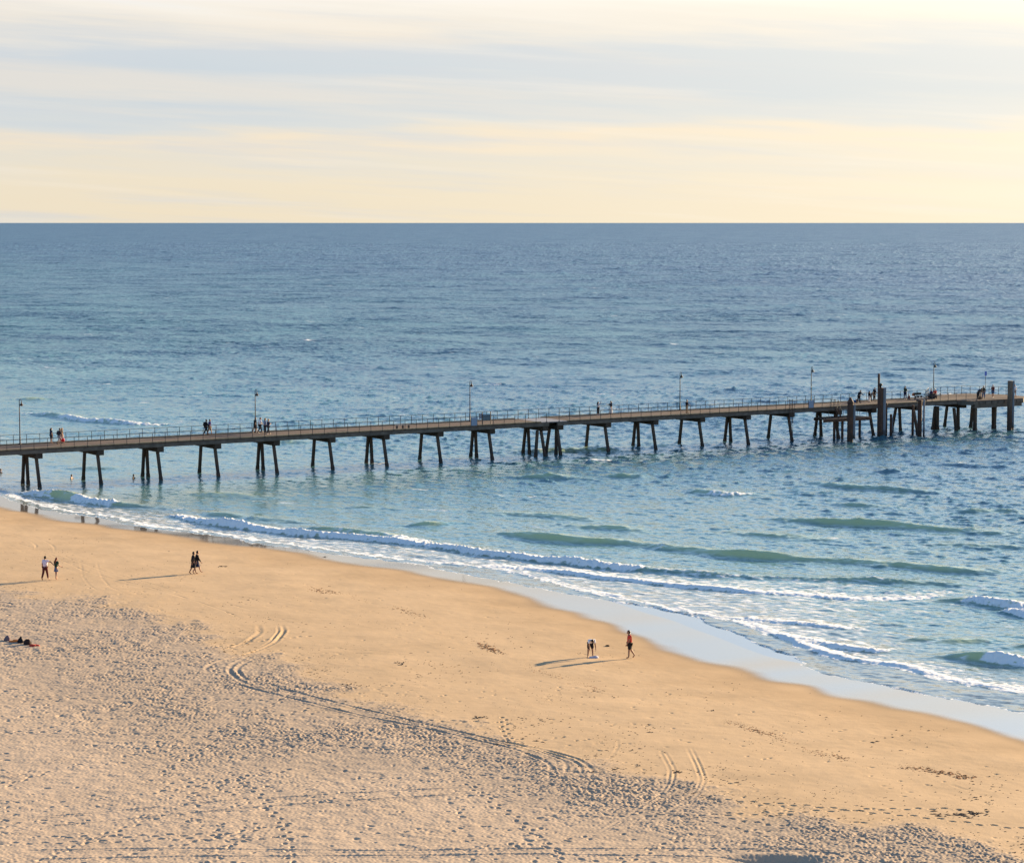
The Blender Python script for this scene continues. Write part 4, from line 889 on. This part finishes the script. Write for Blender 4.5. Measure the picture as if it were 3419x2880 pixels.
person(dk(199, 1482, 2.0), AL, 'person in dark top and grey shorts with a backpack walking beside the red bag', 1.72, WALK1, DKG, 'long', GREY, 'shorts', 'brown', 'short', SKIN2, SHOE, pack=(DKG, 'walker in grey shorts by the first lamp'), group=G)
person(dk(206.5, 1480, 3.0), AL, 'blond long haired person walking close beyond the walker in grey shorts', 1.68, WALK2, KHAKI, 'short', CREAM, 'shorts', 'blond', 'long', group=G)
person(dk(688, 1451, 2.2), AL, 'person in black with a backpack striding along, left one of the walking pair', 1.78, WALK1, BLK, 'long', BLK, 'pants', 'black', 'short', None, SHOE, pack=(BLK, 'striding person in black'), group=G)
person(dk(700, 1450, 1.8), AL, 'person in purple-blue top and khaki shorts, right one of the walking pair', 1.76, WALK2, PURP, 'short', KHAKI, 'shorts', 'brown', 'short', SKIN2, SHOE, group=G)
person(dk(852, 1445, 3.6), AL, 'person in black tee and black shorts walking at the left of the group of four', 1.76, WALK2, BLK, 'short', BLK, 'shorts', 'black', 'short', SKIN2, SHOEL, group=G)
person(dk(868.5, 1445.5, 3.4), AL, 'person in white shirt and black trousers in the group of four', 1.78, WALK1, WHITE, 'short', BLK, 'pants', 'black', 'short', None, SHOEL, group=G)
person(dk(885, 1448, 2.4), AL, 'person in grey-blue shirt and dark trousers with tan cap in the group of four', 1.76, dict(STAND, armR=(.1, .1, .5)), GREYB, 'long', DKG, 'pants', 'brown', 'short', None, SHOE, hat=cloth('tan_cloth', (.40, .28, .16)), group=G)
person(dk(896, 1450.5, 1.6), AL, 'person in dark navy with folded arms, rightmost of the group of four', 1.74, CROSS, NAVY, 'short', DKG, 'pants', 'blond', 'short', None, SHOEL, group=G)
person(dk(1996.5, 1383, 4.6), AL, 'dark haired person in patterned pale top and black trousers shading the eyes', 1.66, dict(STAND, armR=(1.9, .5, 1.5), armL=(.3, .1, .9)), cloth('pale_patterned_cloth', (.36, .36, .40)), 'long', BLK, 'pants', 'black', 'long', None, PINKW, group=G, slim=.9)
person(dk(2040, 1381, 4.4), AL + 180, 'long haired person in dark jacket and pale long skirt holding up a phone', 1.66, PHONE, DKG, 'long', CREAM, 'long_skirt', 'brown', 'long', None, SHOE, group=G, slim=.9)
person(dk(2293, 1379.5, 1.2), AL + 10, 'person in black top and khaki trousers standing alone right of the fourth lamp', 1.72, HOLD, BLK, 'long', KHAKI, 'pants', 'black', 'short', None, SHOE, group=G)
person(dk(2867.5, 1345, .8), AL - 10, 'person in dark hoodie leaning forward beside the blue bucket', 1.78, LEANR, BLK, 'long', BLK, 'pants', 'black', 'short', None, SHOE, group=G)
person(dk(2902, 1343, 1.0), AL, 'long haired child in dark top and pale trousers near the tall pile', 1.5, STAND, BLK, 'long', CREAM, 'pants', 'black', 'long', None, SHOE, group=G, slim=.9)
person(dk(2907, 1339.5, 1.6), AL, 'dark clothed child bending down beside the tall pile', 1.42, dict(LEANR, lean=.6, bend=.95, head=.7), DKG, 'long', BLK, 'pants', 'brown', 'short', None, SHOE, group=G, slim=.9)
person(dk(2919, 1336, 2.4), AL, 'tall person in dark coat and pale cap looking down left of the tallest post', 1.8, dict(STAND, head=.45, armR=(.3, .1, .9)), BLK, 'long', BLK, 'pants', 'grey', 'short', None, SHOE, hat=CREAM, group=G, slim=1.1)
person(dk(3022, 1332, 2.4), AL - 20, 'person in dark green jacket standing alone between the tall pile and the benches', 1.76, HOLD, DKGREEN, 'long', NAVY, 'pants', 'brown', 'bob', None, SHOEL, group=G, slim=1.1)
person(dk(3035, 1337, 1.4) + Vector((0, 0, -.02)), AL - 60, 'auburn haired child in maroon crouching on the deck', 1.25, dict(legL=(1.9, 2.3, .25), legR=(1.8, 2.2, .25), lean=.35, armL=(.9, .1, .5), armR=(.9, .1, .4)), MAROON, 'long', DKG, 'pants', 'auburn', 'bob', None, SHOE, group=G)
def plinth():
    s_ = s_at(3115, 4.2, DECK); o = tag(empty('lamp_seat', pw(s_, 4.2, DECK), PANG), 'dark square seat at the foot of the last lamp', 'seat')
    b = MB(); b.box((0, 0, .43), (2.0, 1.2, .09)); b.build('seat_top', mat('dark_bench', (.06, .055, .06)), o, bevel=.01); b = MB(); b.box((0, 0, .2), (.8, .7, .38)); b.build('base', DKG, o, bevel=.01); return s_
sp_ = plinth()
def seat_at(ds, dq): return pw(sp_ + ds, 4.2 + dq, DECK)
person(seat_at(-.32, -.1), AL + 205, 'person in dark purple seated at the foot of the last lamp, left of two', 1.74, SIT, cloth('dark_purple_cloth', (.035, .018, .06)), 'long', BLK, 'pants', 'black', 'short', None, SHOE, group=G, slim=1.1)
person(seat_at(.32, -.1), AL + 155, 'person in red jacket seated at the foot of the last lamp, right of two', 1.72, SIT, RED, 'long', DKG, 'pants', 'brown', 'short', None, SHOE, group=G, slim=1.1)
person(dk(3266, 1331.5, -1.0, 3), AL + 20, 'person in long dark coat bent low over the bags at the right end', 1.7, dict(LEANR, lean=.5, bend=1.1, head=.9), DKG, 'long', BLK, 'pants', 'black', 'short', None, SHOE, group=G, slim=1.1)
person(dk(3284, 1330, -.6, 3), AL - 30, 'person in dark jacket and jeans with blond hair at the right end', 1.74, HOLD, cloth('olive_cloth', (.05, .05, .035)), 'long', DENIM, 'pants', 'blond', 'short', None, SHOE, group=G, slim=1.1)
person(dk(3275, 1328, .4, 3), AL + 60, 'person in brown jacket half hidden behind the bent person', 1.55, dict(LEANR), cloth('brown_cloth', (.14, .07, .04)), 'long', KHAKI, 'pants', 'brown', 'short', None, SHOE, group=G)
person(dk(3315, 1328, -.4, 3), AL + 150, 'person in dark jacket, pale cap and denim shorts left of the corner pile', 1.76, CROSS, MAROON, 'long', DENIM, 'shorts', 'black', 'short', None, SHOEL, hat=CREAM, group=G, slim=1.1)
person(dk(3388, 1327, .4, 4), AL + 120, 'person in pale shirt and patterned shorts right of the corner pile', 1.72, HOLD, WHITE, 'short', cloth('patterned_shorts', (.34, .26, .22)), 'shorts', 'auburn', 'short', None, SHOE, group=G)
# things on the jetty
def bucket(u, v, col, label, r=.17, h=.32):
    o = tag(empty('bucket', dk(u, v, .5, 5)), label, 'bucket'); b = MB(); b.lathe([(r * .8, 0), (r, h), (r * 1.08, h), (r * .95, h - .02), (r * .75, .03)], seg=14); b.build('pail', col, o, True)
    b = MB(); b.tube([(r * math.cos(a_), 0, h + r * .9 * math.sin(a_)) for a_ in np.linspace(0, math.pi, 8)], .008, 5); b.build('handle', M_RAIL, o)
bucket(2853, 1343.5, mat('blue_plastic', (.02, .20, .62), .4, .05), 'blue plastic bucket on the deck beside the leaning person', .22, .3)
bucket(2860.5, 1343, mat('peach_plastic', (.75, .55, .45), .4, .05), 'pale peach bucket next to the blue bucket', .17, .42)
def bag(loc, col, label, d=(.35, .2, .35), name='bag', cat='bag', rz=0.0):
    o = tag(empty(name, loc, rz), label, cat); b = MB(); b.box((0, 0, d[2] / 2), d); bmesh.ops.bevel(b.bm, geom=b.bm.edges[:], offset=min(d) * .25, segments=2, affect='EDGES'); b.build('body', col, o, True)
    b = MB(); b.tube([(-d[0] * .3, 0, d[2] * .9), (-d[0] * .2, 0, d[2] * 1.25), (d[0] * .2, 0, d[2] * 1.25), (d[0] * .3, 0, d[2] * .9)], .014, 5); b.build('handle', col, o); return o
q = dk(210.5, 1483, 1.9); bag(q + Vector((0, 0, .28)), mat('bright_red', (.75, .02, .03), .7, .08), 'bright red bag carried low beside the walkers by the first lamp', (.34, .22, .36))
bag(dk(3050, 1323, 3.2) + Vector((0, 0, .38)), mat('orange_bag', (.70, .22, .06), .7, .1), 'orange and white bag beside the dark backed bench', (.42, .25, .36))
bag(dk(3272, 1333, -.9, 3), mat('brown_bag', (.12, .07, .04), .8, .15), 'dark brown bag on the deck below the bent person', (.5, .3, .4))

# swimmers: heads and shoulders above the water
def swimmer(u, v, heading, label, skin):
    x, y = un(u, v, 0.0); o = tag(empty('person', (float(x), float(y), -1.28), -R(heading)), label, 'person', 'swimmers beside the jetty piles')
    J, k = fk(dict(STAND, armL=(.7, .8, .4), armR=(.7, .8, .4)), 1.74); V, E, rad = [], [], []
    def add(p, r_, par=None):
        V.append(p); rad.append(r_)
        if par is not None: E.append((par, len(V) - 1))
        return len(V) - 1
    pe = add(J['pel'], .12); wa = add(J['waist'], .11, pe); ch = add(J['chest'], .13, wa); ne = add(J['neck'], .06, ch); add(J['head'], .06, ne)
    for n in 'LR':
        a = add(J['hip' + n], .085, pe); q_ = add(J['kn' + n], .056, a); add(J['an' + n], .04, q_); a = add(J['sh' + n], .06, ch); q_ = add(J['el' + n], .04, a); add(J['wr' + n], .028, q_)
    skel('body', V, E, rad, 0, [skin, EYE], o, ('head', J['head'], k, 0.0))
    b = MB(); v_ = bmesh.ops.create_uvsphere(b.bm, u_segments=12, v_segments=8, radius=1.0)['verts']; bmesh.ops.delete(b.bm, geom=[q for q in b.bm.verts if (q.co.y > .35 and q.co.z < .4) or q.co.z < -.6], context='VERTS')
    bmesh.ops.transform(b.bm, matrix=Matrix.Translation(J['head']) @ Matrix.Diagonal((.088, .106, .13, 1)), verts=b.bm.verts[:]); b.build('hair', HAIR['black'], o, True)
swimmer(2, 1578, 60, 'swimmer cut by the left edge of the photo, head above water', SKIN2)
swimmer(238, 1597, 100, 'swimmer with bare shoulders between the first and second jetty bents', SKIN)
swimmer(445, 1596, 100, 'swimmer with only the head showing beside the third jetty bent', SKIN2)

# people on the beach
def gd(u, v):
    x, y, z = ground(np.array([u]), np.array([v])); return Vector((float(x[0]), float(y[0]), float(z[0])))
person(gd(151, 1935), 20, 'person in pale lilac shirt and dark trousers reaching out an arm on the sand', 1.8, dict(WALK2, armR=(.1, 1.35, .12), armL=(-.05, .2, .3), head=.0, inR=-.1), PINKW, 'short', MAROON, 'pants', 'black', 'short', SKIN2, None, group='people walking on the beach')
person(gd(188, 1934.5), 35, 'long haired person in dark top and denim mini skirt touched by the outstretched arm', 1.62, dict(WALK1, armL=(.5, .5, .5), armR=(.1, .3, 1.0), legL=(.15, .05, .04), legR=(-.15, .1, .04)), DKGREEN, 'short', DENIM, 'mini', 'auburn', 'long', None, None, group='people walking on the beach', slim=.9)
person(gd(645, 1916), 75, 'person in long black coat, left of the pair in black on the sand', 1.74, WALK2, BLK, 'long', BLK, 'skirt', 'black', 'short', SKIN2, None, group='people walking on the beach', slim=1.15)
person(gd(658, 1914), 75, 'person in black top and dark blue skirt, right of the pair in black', 1.78, WALK1, BLK, 'long', NAVY, 'skirt', 'black', 'short', None, None, group='people walking on the beach', slim=1.1)
person(gd(1971, 2193), 170, 'person in white shirt bending down over a cloth by the wet sand', 1.74, dict(legL=(.1, .06, .1), legR=(.02, .06, .1), lean=1.0, bend=1.5, head=1.35, armL=(.1, .22, .15), armR=(.25, .02, .05)), WHITE, 'short', BLK, 'shorts', 'black', 'short', SKIN2, None, group='people walking on the beach')
person(gd(2102, 2197), 262, 'person in red shirt and black shorts walking barefoot near the wet sand', 1.78, dict(legL=(.12, .05, .03), legR=(-.25, .35, .03), footR=.7, armL=(.2, .1, .35), armR=(-.45, .15, .35), lean=.03, head=.12), RED, 'short', BLK, 'shorts', 'black', 'short', SKIN2, None, group='people walking on the beach', slim=1.08)

# skin all the figures
bpy.context.view_layer.update(); dg = bpy.context.evaluated_depsgraph_get()
for (o, name, mats_, parent, post) in PENDING:
    me = bpy.data.meshes.new_from_object(o.evaluated_get(dg)); bm = bmesh.new(); bm.from_mesh(me)
    for f in bm.faces: f.material_index = 0
    if post: head_geo(bm, post[1], post[2], post[3])
    bm.to_mesh(me); bm.free(); me.name = name; me.materials.clear()
    bpy.data.objects.remove(o, do_unlink=True)
    link(name, me, mats_, parent, True)

# ================================================================== ON THE BEACH
def heap(u, v, d, col, label, name, cat, seed, peak=1.0, rz=0.0):
    """a crumpled soft heap"""
    r_ = random.Random(seed); b = MB(); vs = bmesh.ops.create_icosphere(b.bm, subdivisions=3, radius=1.0)['verts']
    ph = [r_.uniform(0, 6.28) for _ in range(6)]
    for q in vs:
        x, y, z = q.co; w = 1 + .22 * math.sin(3.1 * x + ph[0] + 2 * y) + .16 * math.sin(5.3 * y + ph[1]) * math.cos(4.1 * x + ph[2]) + .08 * math.sin(11 * x + 9 * z + ph[3])
        zz_ = max(z, -.25); q.co = Vector((x * w * d[0], y * w * d[1], (zz_ * (1 + peak * .3 * math.exp(-((x - .25) ** 2 + y * y) * 5)) * w + .22) * d[2]))
    o = b.build(name, col, None, True); o.location = gd(u, v) + Vector((0, 0, -.01)); o.rotation_euler = (0, 0, rz); return tag(o, label, cat)
heap(23, 2137, (.24, .2, .2), cloth('dusty_mauve_cloth', (.16, .11, .12)), 'grey mauve peaked bundle, leftmost of the row of belongings on the sand', 'clothes_heap', 'clothes', 1, 1.2)
heap(47, 2141, (.27, .16, .10), mat('orange_towel', (.75, .20, .04), .9, .15), 'orange towel lying between the mauve and black bundles', 'towel', 'towel', 2, .3)
heap(68, 2144, (.24, .2, .22), BLK, 'black peaked bundle right of the orange towel', 'clothes_heap', 'clothes', 3, 1.2)
heap(91, 2150, (.30, .22, .23), cloth('dark_brown_cloth', (.03, .018, .016)), 'dark brown bundle in the middle of the row of belongings', 'clothes_heap', 'clothes', 4, .8)
heap(114, 2156, (.28, .17, .11), RED, 'red towel, rightmost of the row of belongings on the sand', 'towel', 'towel', 5, .4)
heap(1982, 2196, (.27, .2, .13), cloth('lilac_cloth', (.40, .39, .47)), 'pale lilac crumpled cloth under the hands of the bending person', 'cloth', 'cloth', 6, .3)
heap(2029, 2156, (.16, .09, .07), mat('driftwood', (.05, .035, .025), .9, .2), 'small dark lump of driftwood between the two people by the wet sand', 'driftwood', 'driftwood', 7, .5)
M_WEED = mat('dry_seaweed', (.085, .058, .042), .95, .3, 10); M_WEEDR = mat('rust_seaweed', (.30, .125, .05), .95, .3, 10)
def weed_bm(b, c, r_, h, rnd):
    n = rnd.randint(5, 8); top = b.bm.verts.new((c[0] + rnd.uniform(-.3, .3) * r_, c[1] + rnd.uniform(-.3, .3) * r_, c[2] + h)); el = rnd.uniform(.35, .8); an = rnd.uniform(-.5, .5)
    ring = []
    for i in range(n):
        a_ = 6.2832 * i / n; rr = r_ * rnd.uniform(.6, 1.25); x, y = rr * math.cos(a_), rr * el * math.sin(a_)
        ring.append(b.bm.verts.new((c[0] + x * math.cos(an) - y * math.sin(an), c[1] + x * math.sin(an) + y * math.cos(an), c[2] - .01)))
    for i in range(n): b.bm.faces.new((ring[i], ring[(i + 1) % n], top))
rnd = random.Random(5)
for (u, v, ru, rv, n, lab) in [(1170, 2290, 45, 10, 60, 'dark seaweed patch left of the long wheel tracks'), (1335, 2214, 26, 8, 30, 'seaweed clump on the smooth sand above the curved wheel track'), (2377, 2372, 12, 3, 14, 'small dark seaweed clump on the smooth sand right of the shadows'),
        (3220, 2716, 90, 12, 90, 'long dark seaweed bank near the lower right corner'), (2262, 2576, 14, 4, 18, 'seaweed clump beside the double wheel arc'), (1085, 1858, 8, 3, 10, 'tiny seaweed clump close to the wet edge, right of the black clad pair'), (740, 1890, 18, 2, 14, 'flat seaweed strand right of the black clad pair'), (1600, 2395, 30, 6, 26, 'seaweed patch above the long wheel tracks')]:
    b = MB()
    for _ in range(int(n * .8)):
        p_ = gd(u + rnd.gauss(0, .5) * ru, v + rnd.gauss(0, .5) * rv); weed_bm(b, p_, rnd.uniform(.04, .13) * (2.0 if ru > 80 else 1.0), rnd.uniform(.015, .06), rnd)
    tag(b.build('seaweed_clump', M_WEED), lab, 'seaweed', 'seaweed clumps on the sand')
# scattered wrack: the rust line and small dark bits, far too many to count
WR = [(1010,1962),(1200,1998),(1390,2050),(1500,2108),(1640,2165),(1780,2232),(1990,2300),(2200,2372),(2450,2412),(2600,2462),(2700,2508),(2900,2546),(3080,2566),(3150,2578),(3260,2600)]
b1, b2 = MB(), MB()
d_ = np.r_[0, np.cumsum([math.hypot(B[0] - A[0], B[1] - A[1]) for A, B in zip(WR, WR[1:])])]
us, vs_ = [], []
for _ in range(3000):
    x = rnd.random() * d_[-1]
    if math.sin(x * .021) + math.sin(x * .0083 + 1) + rnd.uniform(-1, 1) < .2: continue
    u = float(np.interp(x, d_, [q[0] for q in WR])) + rnd.gauss(0, 9); v = float(np.interp(x, d_, [q[1] for q in WR])) + rnd.gauss(0, 4.5); us.append(u); vs_.append(v)
for (u, v) in zip(us, vs_): weed_bm(b1, gd(u, v), rnd.uniform(.03, .13), rnd.uniform(.006, .022), rnd)
for _ in range(6500):
    u = rnd.uniform(-40, 3460); lo = np.interp(u, [q[0] for q in WET], [q[1] for q in WET]); hi = np.interp(u, [q[0] for q in ROUGH], [q[1] for q in ROUGH]) + 60
    f = rnd.random() ** .6; v = lo + 14 + (hi - lo - 14) * f
    if rnd.random() > .25 + .5 * f + .4 * math.sin(u * .013 + v * .02): continue
    weed_bm(b2, gd(u, v), rnd.uniform(.02, .075) * (1.0 if rnd.random() < .88 else 2.1), rnd.uniform(.006, .026), rnd)
tag(b1.build('seaweed_wrack', M_WEEDR), 'rust coloured line of seaweed crumbs along the last tide mark', 'seaweed', None, 'stuff')
tag(b2.build('beach_debris', mat('weed_crumbs', (.13, .085, .055), .95, .5, 1.5)), 'small dark crumbs of weed scattered over the smooth sand', 'debris', None, 'stuff')
